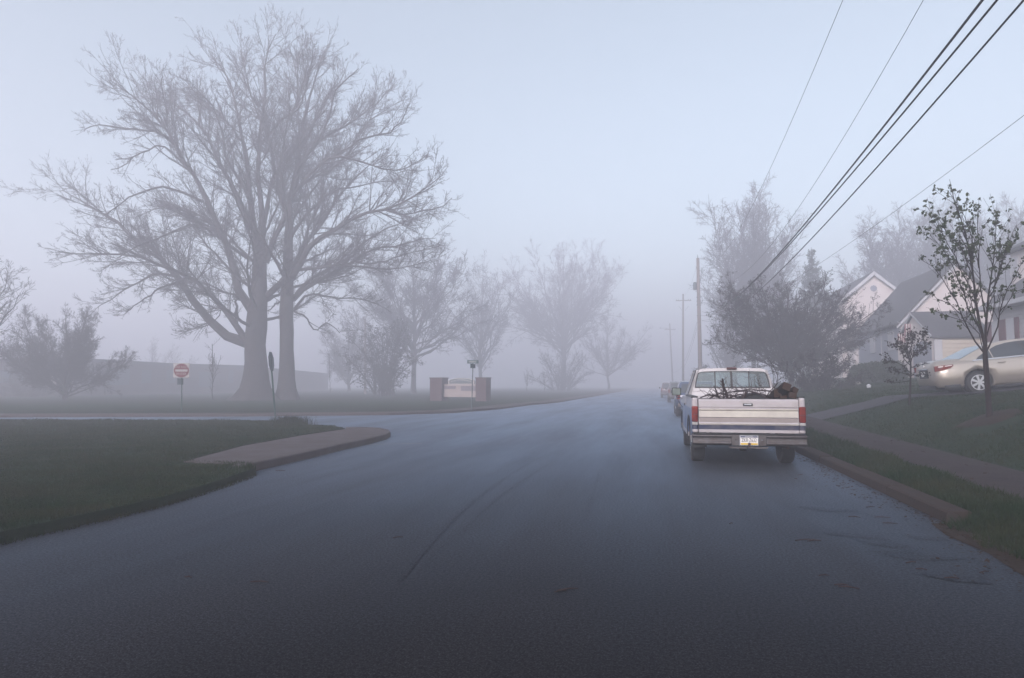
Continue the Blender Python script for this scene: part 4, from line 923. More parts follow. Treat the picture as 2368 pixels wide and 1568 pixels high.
# ------------------------------------------------------------------ signs
def stop_sign():
    b = G(637, 971, 0.11); d = np.dot(b - CAM, F0); t = PD(625, 820, d)
    root = thing('stop_sign', 'stop sign seen almost edge on, leaning on its green post', 'stop sign', b)
    MB().tube([b, t], 0.032, 6).build('post', M['green_post'], root)
    c = PD(627, 836, d + 0.04); ax = Vector((t - b)).normalized(); hd = Vector((0.985, 0.17, 0)); hd = Vector((ray(627, 836))).normalized(); hd.z = 0
    # the face's normal is nearly at right angles to the line of sight
    view = Vector(ray(627, 836)); view.z = 0; view.normalize(); side = Vector((-view.y, view.x, 0)); side = Matrix.Rotation(R_(-14), 3, 'Z') @ side
    w_ = ax.cross(side).normalized()                # in-plane horizontal axis
    R0 = 0.40; oc = [(R0 * math.cos(math.pi / 8 + i * math.pi / 4), R0 * math.sin(math.pi / 8 + i * math.pi / 4)) for i in range(8)]
    def plate(name, s, o0, o1, m):
        V = [tuple(Vector(c) + w_ * (x * s) + ax * (y * s) + side * o0) for x, y in oc] + [tuple(Vector(c) + w_ * (x * s) + ax * (y * s) + side * o1) for x, y in oc]
        Fc = [tuple(range(7, -1, -1)), tuple(range(8, 16))] + [(i, (i + 1) % 8, 8 + (i + 1) % 8, 8 + i) for i in range(8)]
        return mesh_obj(name, V, Fc, m, root)
    plate('plate', 1, -0.012, 0.012, M['sign_back']); plate('face', 0.93, 0.0125, 0.015, M['sign_red'])
    Mx = Matrix((w_, ax, w_.cross(ax))).transposed()
    o = text('lettering', 'STOP', 0.27, M['sign_white'], root, Vector(c) + side * 0.018, (0, 0, 0)); 
    X = -w_ if (w_.cross(ax)).dot(side) < 0 else w_
    o.rotation_euler = Matrix((X, ax, X.cross(ax))).transposed().to_euler()
stop_sign()
def facing(p): v = CAM - p; return math.atan2(v[0], -v[1])   # rotation about z that turns -Y towards the camera
def dne():
    b = G(420, 953, 0.11); d = np.dot(b - CAM, F0); root = thing('do_not_enter_sign', 'white square sign with a red disc reading do not enter', 'road sign', b, (0, 0, 0), world=False)
    root.rotation_euler = (0, 0, facing(b)); k_ = d / F; h_ = PD(417, 840, d)[2] - b[2]; s = 0.36
    MB().tube([(0.0, 0, 0), (-0.07, 0, h_ - 0.1)], 0.032, 6).build('post', M['green_post'], root)
    zc = h_ - s; MB().box(-s - 0.07, s - 0.07, -0.06, -0.045, zc - s, zc + s).build('panel', M['sign_white'], root, bevel=0.01)
    MB().lathe([(s * 0.93, -0.064), (s * 0.93, -0.061)], (-0.07, 0, zc), 'y', 40).build('disc', M['sign_red'], root)
    MB().box(-s * 0.76 - 0.07, s * 0.76 - 0.07, -0.068, -0.0645, zc - 0.055, zc + 0.055).build('bar', M['sign_white'], root)
    text('lettering', 'DO NOT', 0.15, M['sign_white'], root, (-0.07, -0.067, zc + 0.17), (R_(90), 0, 0)); text('lettering', 'ENTER', 0.15, M['sign_white'], root, (-0.07, -0.067, zc - 0.17), (R_(90), 0, 0))
    MB().box(-0.24, 0.03, 0.04, 0.055, zc - s - 0.34, zc - s - 0.03).build('back_plate', M['sign_back'], root)
dne()
M['board_pale'] = mat('board_pale', (0.34, 0.28, 0.255), 0.7, noise=(3, 0.6, (0.28, 0.24, 0.23))); M['notice'] = mat('notice', (0.13, 0.115, 0.14), 0.8, noise=(9, 0.8, (0.19, 0.16, 0.17)))
def school_sign():
    y_b = 932; a = PD(1001, y_b, 58); b = PD(1129, y_b, 56); a[2] = b[2] = 0.11; v = Vector(b - a); L = v.length
    root = thing('school_sign', 'arched notice board sign between two square brick pillars', 'sign', a, world=False); root.rotation_euler = (0, 0, math.atan2(v.y, v.x))
    k_ = 57 / F; h_ = PD(1015, 873, 57)[2] - 0.11; pw = 31 * k_
    for x in (0, L - 26 * k_):
        w_ = pw if x == 0 else 26 * k_
        o = MB().box(x, x + w_, -w_ / 2, w_ / 2, -0.1, h_ - 0.08).build('pillar', M['brick'], root)
        MB().box(x - 0.04, x + w_ + 0.04, -w_ / 2 - 0.04, w_ / 2 + 0.04, h_ - 0.08, h_).build('cap', M['brick'], o, bevel=0.01)
    x0, x1 = pw, L - 26 * k_; zb = 0.11 + 0.22; zt = h_ - 0.62 + 0.06
    MB().box(x0, x1, -0.16, 0.16, zb, zt).build('board', M['board_pale'], root, bevel=0.01)
    MB().box(x0 + 0.02, x0 + (x1 - x0) * 0.36, -0.185, -0.165, zt - 0.40, zt - 0.14).build('notice', M['notice'], root)
    MB().box(x0 + (x1 - x0) * 0.52, x1 - 0.14, -0.185, -0.165, zt - 0.56, zt - 0.14).build('notice', M['notice'], root)
    xa, xb = x0 + 0.35, x1 - 0.3; xm = (xa + xb) / 2
    arc = [(xa, zt + 0.002), (xb, zt + 0.002), (xb, zt + 0.24)] + [(xm + (xb - xm) * math.cos(t), zt + 0.24 + 0.28 * math.sin(t)) for t in np.linspace(0.15, math.pi - 0.15, 14)] + [(xa, zt + 0.24)]
    MB().prism(arc, 'y', -0.10, 0.10).build('arch', M['sign_white'], root, bevel=0.008)
    inn = [(xm + (x - xm) * 0.90, zt + 0.05 + (z - zt) * 0.82) for x, z in arc]; MB().prism(inn, 'y', -0.115, -0.103).build('arch_panel', M['sign_back'], root)
    mb = MB(); rr = random.Random(4)
    for i in range(14):
        x = xa + 0.35 + i * (xb - xa - 0.7) / 13; z = zt + 0.24 + 0.12 * math.sin(math.pi * i / 13); mb.box(x - 0.035, x + 0.03, -0.122, -0.118, z - 0.045, z + 0.045)
    mb.build('lettering', M['sign_white'], root)
school_sign()
def name_sign():
    b = G(1090, 949, 0.12); d = np.dot(b - CAM, F0); root = thing('street_name_sign', 'slim post topped by two crossed street name blades, before the brick sign', 'street sign', b, world=False)
    root.rotation_euler = (0, 0, facing(b)); h_ = PD(1094, 833, d)[2] - b[2]
    MB().tube([(0, 0, 0), (0.06, 0, h_ - 0.3)], 0.03, 6).build('post', M['sign_back'], root)
    k_ = d / F; w_ = 26 * k_ / 2
    for nm, rz, z0, ww in (('name_blade', 0, h_ - 0.17, w_), ('name_blade', 62, h_ - 0.42, w_ * 0.9)):
        Mx = Matrix.Translation((0.06, 0, z0)) @ Matrix.Rotation(R_(rz), 4, 'Z')
        o = MB().box(-ww, ww, -0.01, 0.01, 0, 0.17 if rz == 0 else 0.22, Mx).build(nm, M['sign_green'], root)
        mb = MB(); n = 7
        if rz == 0:
            for i in range(n):
                x = -ww * 0.72 + i * ww * 1.35 / n; mb.box(x, x + ww * 0.11, -0.014, -0.0105, 0.045, 0.125, Mx)
            mb.build('lettering', M['sign_white'], o)
    MB().lathe([(0.035, 0), (0.035, 0.06), (0.02, 0.08)], (0.06, 0, h_ - 0.25), 'z', 10).build('bracket', M['sign_back'], root)
name_sign()

# ------------------------------------------------------------------ long school building on the left
def school():
    pts = [(-260, 845, 74), (110, 824, 82), (400, 840, 100), (561, 845, 120), (742, 862, 152)]
    T = [PD(x, y, d) for x, y, d in pts]; root = thing('school_building', 'long low dark school building in the fog behind the left lawn', 'building', (T[0][0], T[0][1], 0))
    V = []; Fc = []
    dep = Vector((-0.35, 0.94, 0)) * 14
    for p in T: V += [(p[0], p[1], 0), (p[0], p[1], p[2] - 0.35), (p[0] + dep.x, p[1] + dep.y, p[2] - 0.35), (p[0] + dep.x, p[1] + dep.y, 0)]
    for i in range(len(T) - 1):
        a = i * 4
        for j in range(4): Fc.append((a + j, a + 4 + j, a + 4 + (j + 1) % 4, a + (j + 1) % 4))
    Fc += [(0, 1, 2, 3), tuple(4 * (len(T) - 1) + j for j in (3, 2, 1, 0))]
    mb = MB(); mb.v = V; mb.f = Fc; mb.build('wall', M['school_wall'], root)
    mb = MB(); V = []; Fc = []; e = -dep.normalized() * 0.5
    for p in T:
        for q, z in ((e, p[2] - 0.347), (e, p[2]), (dep, p[2] + 0.1), (dep, p[2] - 0.347)): V.append((p[0] + q.x, p[1] + q.y, z))
    for i in range(len(T) - 1):
        a = i * 4
        for j in range(4): Fc.append((a + j, a + 4 + j, a + 4 + (j + 1) % 4, a + (j + 1) % 4))
    Fc += [(0, 1, 2, 3), tuple(4 * (len(T) - 1) + j for j in (3, 2, 1, 0))]
    mb.v = V; mb.f = Fc; mb.build('roof', M['shingle'], root)
    def along(x, y0, y1, w0, name, m):
        xs_ = [p[0] for p in pts]; i = max(j for j in range(len(pts) - 1) if pts[j][0] <= x); f = (x - pts[i][0]) / (pts[i + 1][0] - pts[i][0]); P_ = T[i] + (T[i + 1] - T[i]) * f
        t = Vector(T[i + 1] - T[i]); t.z = 0; t.normalize(); n = Vector((t.y, -t.x, 0)); d = np.dot(P_ - CAM, F0)
        z1, z0 = PD(x, y0, d)[2], PD(x, y1, d)[2]; o = Vector((P_[0], P_[1], 0)) + n * 0.03
        V = [tuple(o + t * s + Vector((0, 0, z))) for s in (-w0 / 2, w0 / 2) for z in (z0, z1)]; V += [tuple(Vector(v) - n * 0.02) for v in V]
        mbb = MB(); mbb.v = V; mbb.f = [(0, 1, 3, 2), (4, 6, 7, 5), (0, 4, 5, 1), (2, 3, 7, 6), (1, 5, 7, 3), (0, 2, 6, 4)]; mbb.build(name, m, root)
    along(130, 848, 890, 4.5, 'bay', M['school_pale']); along(260, 852, 890, 3.6, 'window', M['window_glass']); along(60, 852, 885, 2.6, 'window', M['window_glass'])
    along(470, 860, 895, 4.0, 'window', M['window_glass'])
    for xx in (-60, 10, 330, 395, 530, 590, 650): along(xx, 856, 886, 1.6, 'window', M['window_glass'])
school()

# ------------------------------------------------------------------ houses
def gable_block(root, x0, x1, y0, y1, zb, ze, zr, ridge, wallm, roofm, over=0.3, th=0.14, name_r='roof'):
    """walls with pentagon ends; ridge along 'x' or 'y'"""
    if ridge == 'y':
        xm = (x0 + x1) / 2; MB().prism([(x0, zb), (x1, zb), (x1, ze), (xm, zr), (x0, ze)], 'y', y0, y1).build('wall', wallm, root)
        s = (zr - ze) / (xm - x0); A = [(x0 - over, ze - s * over + 0.01), (xm, zr + 0.01), (xm, zr + th + 0.05), (x0 - over, ze - s * over + th)]
        B = [(2 * xm - x, z) for x, z in A[::-1]]
        for P_ in (A, B): MB().prism(P_, 'y', y0 - over, y1 + over).build(name_r, roofm, root)
    else:
        ym = (y0 + y1) / 2; MB().prism([(y0, zb), (y1, zb), (y1, ze), (ym, zr), (y0, ze)], 'x', x0, x1).build('wall', wallm, root)
        s = (zr - ze) / (ym - y0); A = [(y0 - over, ze - s * over + 0.01), (ym, zr + 0.01), (ym, zr + th + 0.05), (y0 - over, ze - s * over + th)]
        B = [(2 * ym - x, z) for x, z in A[::-1]]
        for P_ in (A, B): MB().prism(P_, 'x', x0 - over, x1 + over).build(name_r, roofm, root)

def laps(root, name, m, org, u, width, z0, z1, nrm, pitch=0.2, depth=0.03):
    """overlapping boards: each leans out at its lower edge"""
    u = Vector(u); nrm = Vector(nrm); mb = MB(); z = z0
    while z < z1 - 0.02:
        zt_ = min(z + pitch, z1); a = Vector((org[0], org[1], 0))
        P = [a + nrm * (0.004 + depth) + Vector((0, 0, z)), a + nrm * 0.006 + Vector((0, 0, zt_ - 0.002)), a + nrm * 0.001 + Vector((0, 0, zt_ - 0.002)), a + nrm * 0.001 + Vector((0, 0, z))]
        V = [tuple(p) for p in P] + [tuple(p + u * width) for p in P]
        mb.add(V, [(0, 1, 2, 3), (7, 6, 5, 4), (0, 4, 5, 1), (1, 5, 6, 2), (2, 6, 7, 3), (3, 7, 4, 0)]); z += pitch
    return mb.build(name, m, root)
M['board_cream'] = mat('board_cream', (0.44, 0.39, 0.33), 0.6, noise=(1, 0.4, (0.38, 0.34, 0.30)))
M['board_grey'] = mat('board_grey', (0.34, 0.33, 0.34), 0.6, noise=(1, 0.4, (0.29, 0.28, 0.30)))
# middle house
mh = thing('house', 'pale house with a large grey roof slope, arched porch wing and striped flag', 'house', (11.5, 36, 1.5))
Y1 = 46.0; e1 = PY(2082, 747, Y1); X0 = float(e1[0]); ZE = float(e1[2]); XR = 18.0; rd = PX(2117, 646, XR); ZR = float(rd[2]); Y2 = float(PX(1988, 784, X0)[1]); Y2 = 55.0
gable_block(mh, X0, 2 * XR - X0, Y1, Y2, 1.0, ZE + 0.12, ZR, 'y', M['siding_pink'], M['shingle'], 0.28)
# front wall skin with shade painted in, windows and corner boards (faces the street)
MB().box(X0 - 0.03, X0 - 0.004, Y1 + 0.15, Y2 - 0.15, 1.0, ZE - 0.05).build('front_siding_shaded', M['siding_blue_shade'], mh)
for yy in (Y1 + 0.02, Y1 + 3.6, Y2 - 0.2): MB().box(X0 - 0.06, X0 - 0.032, yy, yy + 0.14, 1.0, ZE - 0.06).build('corner_board', M['frame_white'], mh)
for yy in (Y1 + 1.2, Y1 + 5.0):
    f = MB().box(X0 - 0.07, X0 - 0.033, yy, yy + 1.1, ZE - 1.6, ZE - 0.35).build('window', M['frame_white'], mh); MB().box(X0 - 0.08, X0 - 0.072, yy + 0.08, yy + 1.02, ZE - 1.52, ZE - 0.43).build('pane', M['window_glass'], f)
# white rake board on the gable
s_ = (ZR - ZE - 0.12) / (XR - X0)
MB().prism([(X0 - 0.3, ZE + 0.12 - s_ * 0.3 - 0.16), (X0 - 0.3, ZE + 0.12 - s_ * 0.3 + 0.0), (XR, ZR), (XR, ZR - 0.2)], 'y', Y1 - 0.27, Y1 - 0.23).build('rake_board', M['frame_white'], mh)
# porch wing towards the viewer
YW = 38.0; wn = PY(2160, 782, YW); XW = float(wn[0]); ZWE = float(wn[2]); pk = PX(2112, 725, XW); YR = float(pk[1]); ZWR = float(pk[2]); YF = 2 * YR - YW; XWE = float(PY(2292, 782, YW)[0])
gable_block(mh, XW, XWE, YW, YF, 1.0, ZWE + 0.06, ZWR - 0.06, 'x', M['siding_pink'], M['shingle'], 0.16, 0.10, 'wing_roof')
laps(mh, 'side_siding', M['board_cream'], (XW + 0.33, YW), (1, 0, 0), XWE - XW - 0.36, 1.0, ZWE - 0.06, (0, -1, 0), 0.21, 0.035)
MB().box(XW - 0.04, XW + 0.32, YW - 0.06, YW - 0.004, 1.0, ZWE - 0.05).build('corner_post', M['frame_white'], mh)
ay0, ay1 = YW + 0.4, YW + 0.4 + 2.5; az = ZWE - 0.12
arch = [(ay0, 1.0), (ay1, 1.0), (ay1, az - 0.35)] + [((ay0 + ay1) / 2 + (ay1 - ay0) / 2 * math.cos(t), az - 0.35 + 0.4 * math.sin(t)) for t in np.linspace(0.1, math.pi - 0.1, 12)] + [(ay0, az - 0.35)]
MB().prism(arch, 'x', XW - 0.03, XW - 0.004).build('arched_opening_shade', M['siding_blue_shade'], mh)  # flat sheet in the wall's shade colour, painted as the dark of the opening
dp = XW - 0.045
MB().prism([(YW - 0.05, ZWE + 0.02), (YW - 0.05, ZWE + 0.14), (YR, ZWR + 0.05), (YR, ZWR - 0.08)], 'x', XW - 0.17, XW - 0.165 + 0.03).build('rake_board', M['frame_white'], mh)
MB().prism([(2 * YR - YW + 0.05, ZWE + 0.02), (2 * YR - YW + 0.05, ZWE + 0.14), (YR, ZWR + 0.05), (YR, ZWR - 0.08)], 'x', XW - 0.17, XW - 0.165 + 0.03).build('rake_board', M['frame_white'], mh)
# far pale gable house
fh = thing('house', 'pale gable end of the farther house, showing above the grey roof', 'house', (13, 50, 1.5))
YG = 63.0; pk = PY(2018, 632, YG); rt = PY(2089, 684, YG); lf = PY(1950, 690, YG); xm = float(pk[0]); hw_ = float(rt[0]) - xm; zs = float(rt[2])
xl = xm - hw_ * 1.15; xr = xm + hw_ * 1.15; ze = zs - (float(pk[2]) - zs) * 0.15
gable_block(fh, xl, xr, YG, YG + 12, 0.8, ze, float(pk[2]) - 0.05, 'y', M['siding_pink'], M['shingle'], 0.25)
sl2 = (float(pk[2]) - ze) / (xm - xl)
for sg in (-1, 1):
    MB().prism([(xm + sg * (xm - xl + 0.25), ze - sl2 * 0.25 - 0.2), (xm + sg * (xm - xl + 0.25), ze - sl2 * 0.25 + 0.12), (xm, float(pk[2]) + 0.14), (xm, float(pk[2]) - 0.2)], 'y', YG - 0.30, YG - 0.255).build('rake_board', M['frame_white'], fh)
MB().prism([(xm + 0.28 * math.cos(t), float(pk[2]) - 1.3 + 0.28 * math.sin(t)) for t in np.linspace(0, 2 * math.pi, 8, endpoint=False)], 'y', YG - 0.03, YG - 0.005).build('vent', M['siding_blue_shade'], fh)
# low front porch roof of that house with its pale rake
q0 = PY(2052, 716, 60.5); q1 = PY(1972, 800, 60.5)
MB().prism([(float(q1[0]), float(q1[2])), (float(q0[0]), float(q0[2])), (float(q0[0]), float(q0[2]) + 0.12), (float(q1[0]) - 0.1, float(q1[2]) + 0.12)], 'y', 60.5, YG - 0.31).build('porch_roof', M['shingle'], fh)
MB().prism([(float(q1[0]), float(q1[2]) - 0.5), (float(q0[0]) + 0.3, float(q0[2]) - 0.45), (float(q0[0]) + 0.1, float(q0[2]) + 0.04), (float(q1[0]), float(q1[2]) + 0.02)], 'y', 60.44, 60.495).build('rake_board', M['frame_white'], fh)
MB().box(float(q1[0]) + 0.1, float(q0[0]), 60.6, YG - 0.4, 0.8, float(q1[2]) - 0.3).build('porch_wall', M['siding_pink'], fh)
# right house
rh = thing('house', 'grey sided house at the right edge with dark red shutters', 'house', (14, 30, 2))
XH = 16.0; c0 = PX(2292, 707, XH); YA = float(c0[1]); ev = PX(2308, 707, XH); ZH = float(ev[2]) - 0.1; YB = 28.0
MB().box(XH + 0.04, XH + 8, YB, YA, 1.2, ZH).build('wall', M['siding_grey'], rh)
laps(rh, 'siding', M['board_grey'], (XH + 0.039, YB), (0, 1, 0), YA - YB, 1.2, ZH - 0.1, (-1, 0, 0), 0.2, 0.030)
o_ = 0.45
MB().prism([(XH - o_, ZH - 0.02), (XH - o_, ZH + 0.13), (XH + 1.6, ZH + 1.55), (XH + 1.6, ZH + 1.35)], 'y', YB - 0.3, YA + 0.35).build('roof', M['shingle'], rh)
MB().box(XH - o_ - 0.06, XH - o_ - 0.002, YB - 0.3, YA + 0.35, ZH - 0.06, ZH + 0.14).build('gutter', M['frame_white'], rh)
MB().box(XH - o_ + 0.02, XH - 0.004, YB - 0.25, YA + 0.3, ZH - 0.09, ZH - 0.03).build('soffit', M['frame_white'], rh)
# upper storey set back
zt_ = float(PX(2358, 577, XH + 1.6)[2]); ycut = float(PX(2338, 640, XH + 1.6)[1])
MB().box(XH + 1.6, XH + 8, YB, ycut, ZH + 0.5, zt_).build('upper_wall', M['siding_pink'], rh)
MB().prism([(XH + 1.3, zt_ - 0.05), (XH + 1.3, zt_ + 0.1), (XH + 4.8, zt_ + 1.9), (XH + 8.3, zt_ + 0.1), (XH + 8.3, zt_ - 0.05)], 'y', YB - 0.3, ycut + 0.3).build('upper_roof', M['shingle'], rh)
wy = float(PX(2346, 620, XH + 1.6)[1])
f = MB().box(XH + 1.54, XH + 1.597, wy - 0.4, wy + 0.4, ZH + 1.7, zt_ - 0.3).build('window', M['frame_white'], rh); MB().box(XH + 1.53, XH + 1.538, wy - 0.33, wy + 0.33, ZH + 1.78, zt_ - 0.38).build('pane', M['window_glass'], f)
for xa_, xb_ in ((2294.5, 2309), (2328, 2346)):
    ya, yb = float(PX(xa_, 760, XH)[1]), float(PX(xb_, 760, XH)[1]); zt1 = ZH - 0.62; zb1 = zt1 - 1.45
    f = MB().box(XH - 0.05, XH - 0.004, yb, ya, zb1, zt1).build('window', M['frame_white'], rh)
    MB().box(XH - 0.056, XH - 0.0515, yb + 0.07, ya - 0.07, zb1 + 0.62, zt1 - 0.07).build('pane', M['window_glass'], f)
    MB().box(XH - 0.056, XH - 0.0515, yb + 0.07, ya - 0.07, zb1 + 0.36, zb1 + 0.54).build('pane', M['black'], f)
    MB().box(XH - 0.056, XH - 0.0515, yb + 0.07, ya - 0.07, zb1 + 0.07, zb1 + 0.28).build('pane', M['black'], f)
for xa_, xb_ in ((2283, 2293.5), (2310, 2327), (2347, 2357)):
    ya, yb = float(PX(xa_, 760, XH)[1]), float(PX(xb_, 760, XH)[1])
    mb = MB().box(XH - 0.055, XH - 0.004, yb + 0.02, ya - 0.02, ZH - 2.07, ZH - 0.60)
    for i in range(16): mb.box(XH - 0.065, XH - 0.0555, yb + 0.07, ya - 0.07, ZH - 2.0 + i * 0.088, ZH - 1.96 + i * 0.088)
    mb.build('shutter', M['shutter'], rh)

# flag on the middle house
def flag():
    d = 35.5; p = PD(2113, 752, d); root = thing('flag', 'striped flag hanging in folds from the porch of the grey roofed house', 'flag', p)
    MB().tube([PD(2112, 765, d + 0.3), PD(2074, 744, d)], 0.015, 6).build('flagpole', M['frame_white'], root)
    mats = [M['flag_red'], M['sign_white']]
    for k_, (xa_, xb_, yt, yb, n) in enumerate(((2091, 2108, 749, 776, 6), (2075, 2093, 771, 796, 7))):
        V = []; Fc = []; fm = []; nn = n * 2
        for i in range(nn + 1):
            for j in range(6):
                x = xa_ + (xb_ - xa_) * i / nn; y = yt + (yb - yt) * j / 5; V.append(tuple(PD(x, y, d + 0.06 * math.sin(i * 1.3) * (0.3 + j / 5))))
        for i in range(nn):
            for j in range(5): Fc.append((i * 6 + j, (i + 1) * 6 + j, (i + 1) * 6 + j + 1, i * 6 + j + 1)); fm.append((i // 2) % 2)
        o = mesh_obj('cloth', V, Fc, None, root, smooth=True, mats=mats, fm=fm); s = o.modifiers.new('s', 'SOLIDIFY'); s.thickness = 0.006
flag()
# pale stones by the hedge, white lantern on the lawn
for i, (x, y, s, lb) in enumerate(((1905, 862, 0.26, 'pale boulder left of the clipped hedge'), (1921, 869, 0.20, 'smaller pale stone right of the boulder, beneath the dome shaped tree'), (1982, 880, 0.16, 'small pale stone at the left foot of the hedge'))):
    p = PD(x, y, 36); p[2] = float(hr(p[0], p[1])); bm = bmesh.new(); bmesh.ops.create_icosphere(bm, subdivisions=3, radius=s)
    rr = random.Random(i)
    for v in bm.verts: v.co *= 1 + 0.16 * math.sin(v.co.x * 17 + i) * math.cos(v.co.y * 13); v.co.z *= 0.7
    me = bpy.data.meshes.new('stone'); bm.to_mesh(me); bm.free(); me.materials.append(M['stone']); o = bpy.data.objects.new('stone', me); link(o); o.location = (p[0], p[1], p[2] + s * 0.4); tag(o, lb, 'stone', 'pale stones by the hedge')
p = PD(2009, 916, 27); zz = float(hr(p[0], p[1])); root = thing('garden_light', 'small white garden light standing alone on the lawn', 'garden light', (p[0], p[1], zz))
MB().tube([(p[0], p[1], zz), (p[0], p[1], zz + 0.16)], 0.012, 6).build('stake', M['black'], root); MB().lathe([(0.05, 0.14), (0.075, 0.16), (0.085, 0.25), (0.05, 0.28), (0.015, 0.30)], (p[0], p[1], zz), 'z', 12).build('shade', M['frame_white'], root)

# ------------------------------------------------------------------ wheels
def wheel(parent, x, y, r, wd, side, spokes=0, hub='chrome'):
    """side = -1 left, +1 right (outer face)"""
    o = MB().lathe([(r * 0.62, -wd / 2), (r * 0.93, -wd / 2), (r, -wd / 2 + 0.03), (r, wd / 2 - 0.03), (r * 0.93, wd / 2), (r * 0.62, wd / 2)], (x, y, r), 'x', 36).build('wheel', M['rubber'], parent, smooth=False, bevel=0.004)
    s = side * (wd / 2 + 0.004)
    if spokes:
        mb = MB(); mb.lathe([(r * 0.67, 0), (r * 0.67, 0.012), (r * 0.60, 0.012), (r * 0.60, 0)], (x + s - (0.012 if side < 0 else 0), y, r), 'x', 36)
        mb2 = MB(); mb2.lathe([(r * 0.615, 0.0), (r * 0.615, 0.004)], (x + s - side * 0.001, y, r), 'x', 30); mb2.build('rim_well', M['black'], o)
        for i in range(spokes):
            a = 2 * math.pi * i / spokes + 0.2; Mx = Matrix.Translation((x + s, y, r)) @ Matrix.Rotation(a, 4, 'X')
            mb3 = [(-0.022, 0.03), (0.022, 0.03), (0.034, r * 0.64), (-0.034, r * 0.64)]
            V = [tuple(Mx @ Vector((dx, p[0], p[1]))) for dx in (0.004 * side, 0.022 * side) for p in mb3]; mb.add(V, [(0, 1, 2, 3), (7, 6, 5, 4), (0, 4, 5, 1), (1, 5, 6, 2), (2, 6, 7, 3), (3, 7, 4, 0)])
        mb.lathe([(0.055, 0.0), (0.05, 0.03 * side)], (x + s, y, r), 'x', 16); mb.build('rim', M['alloy'], o)
    else:
        MB().lathe([(r * 0.62, -0.02 * side), (r * 0.60, 0.0), (r * 0.45, -0.02 * side), (r * 0.2, 0.015 * side), (r * 0.05, 0.02 * side)], (x + s, y, r), 'x', 24).build('rim', M[hub], o)
    return o

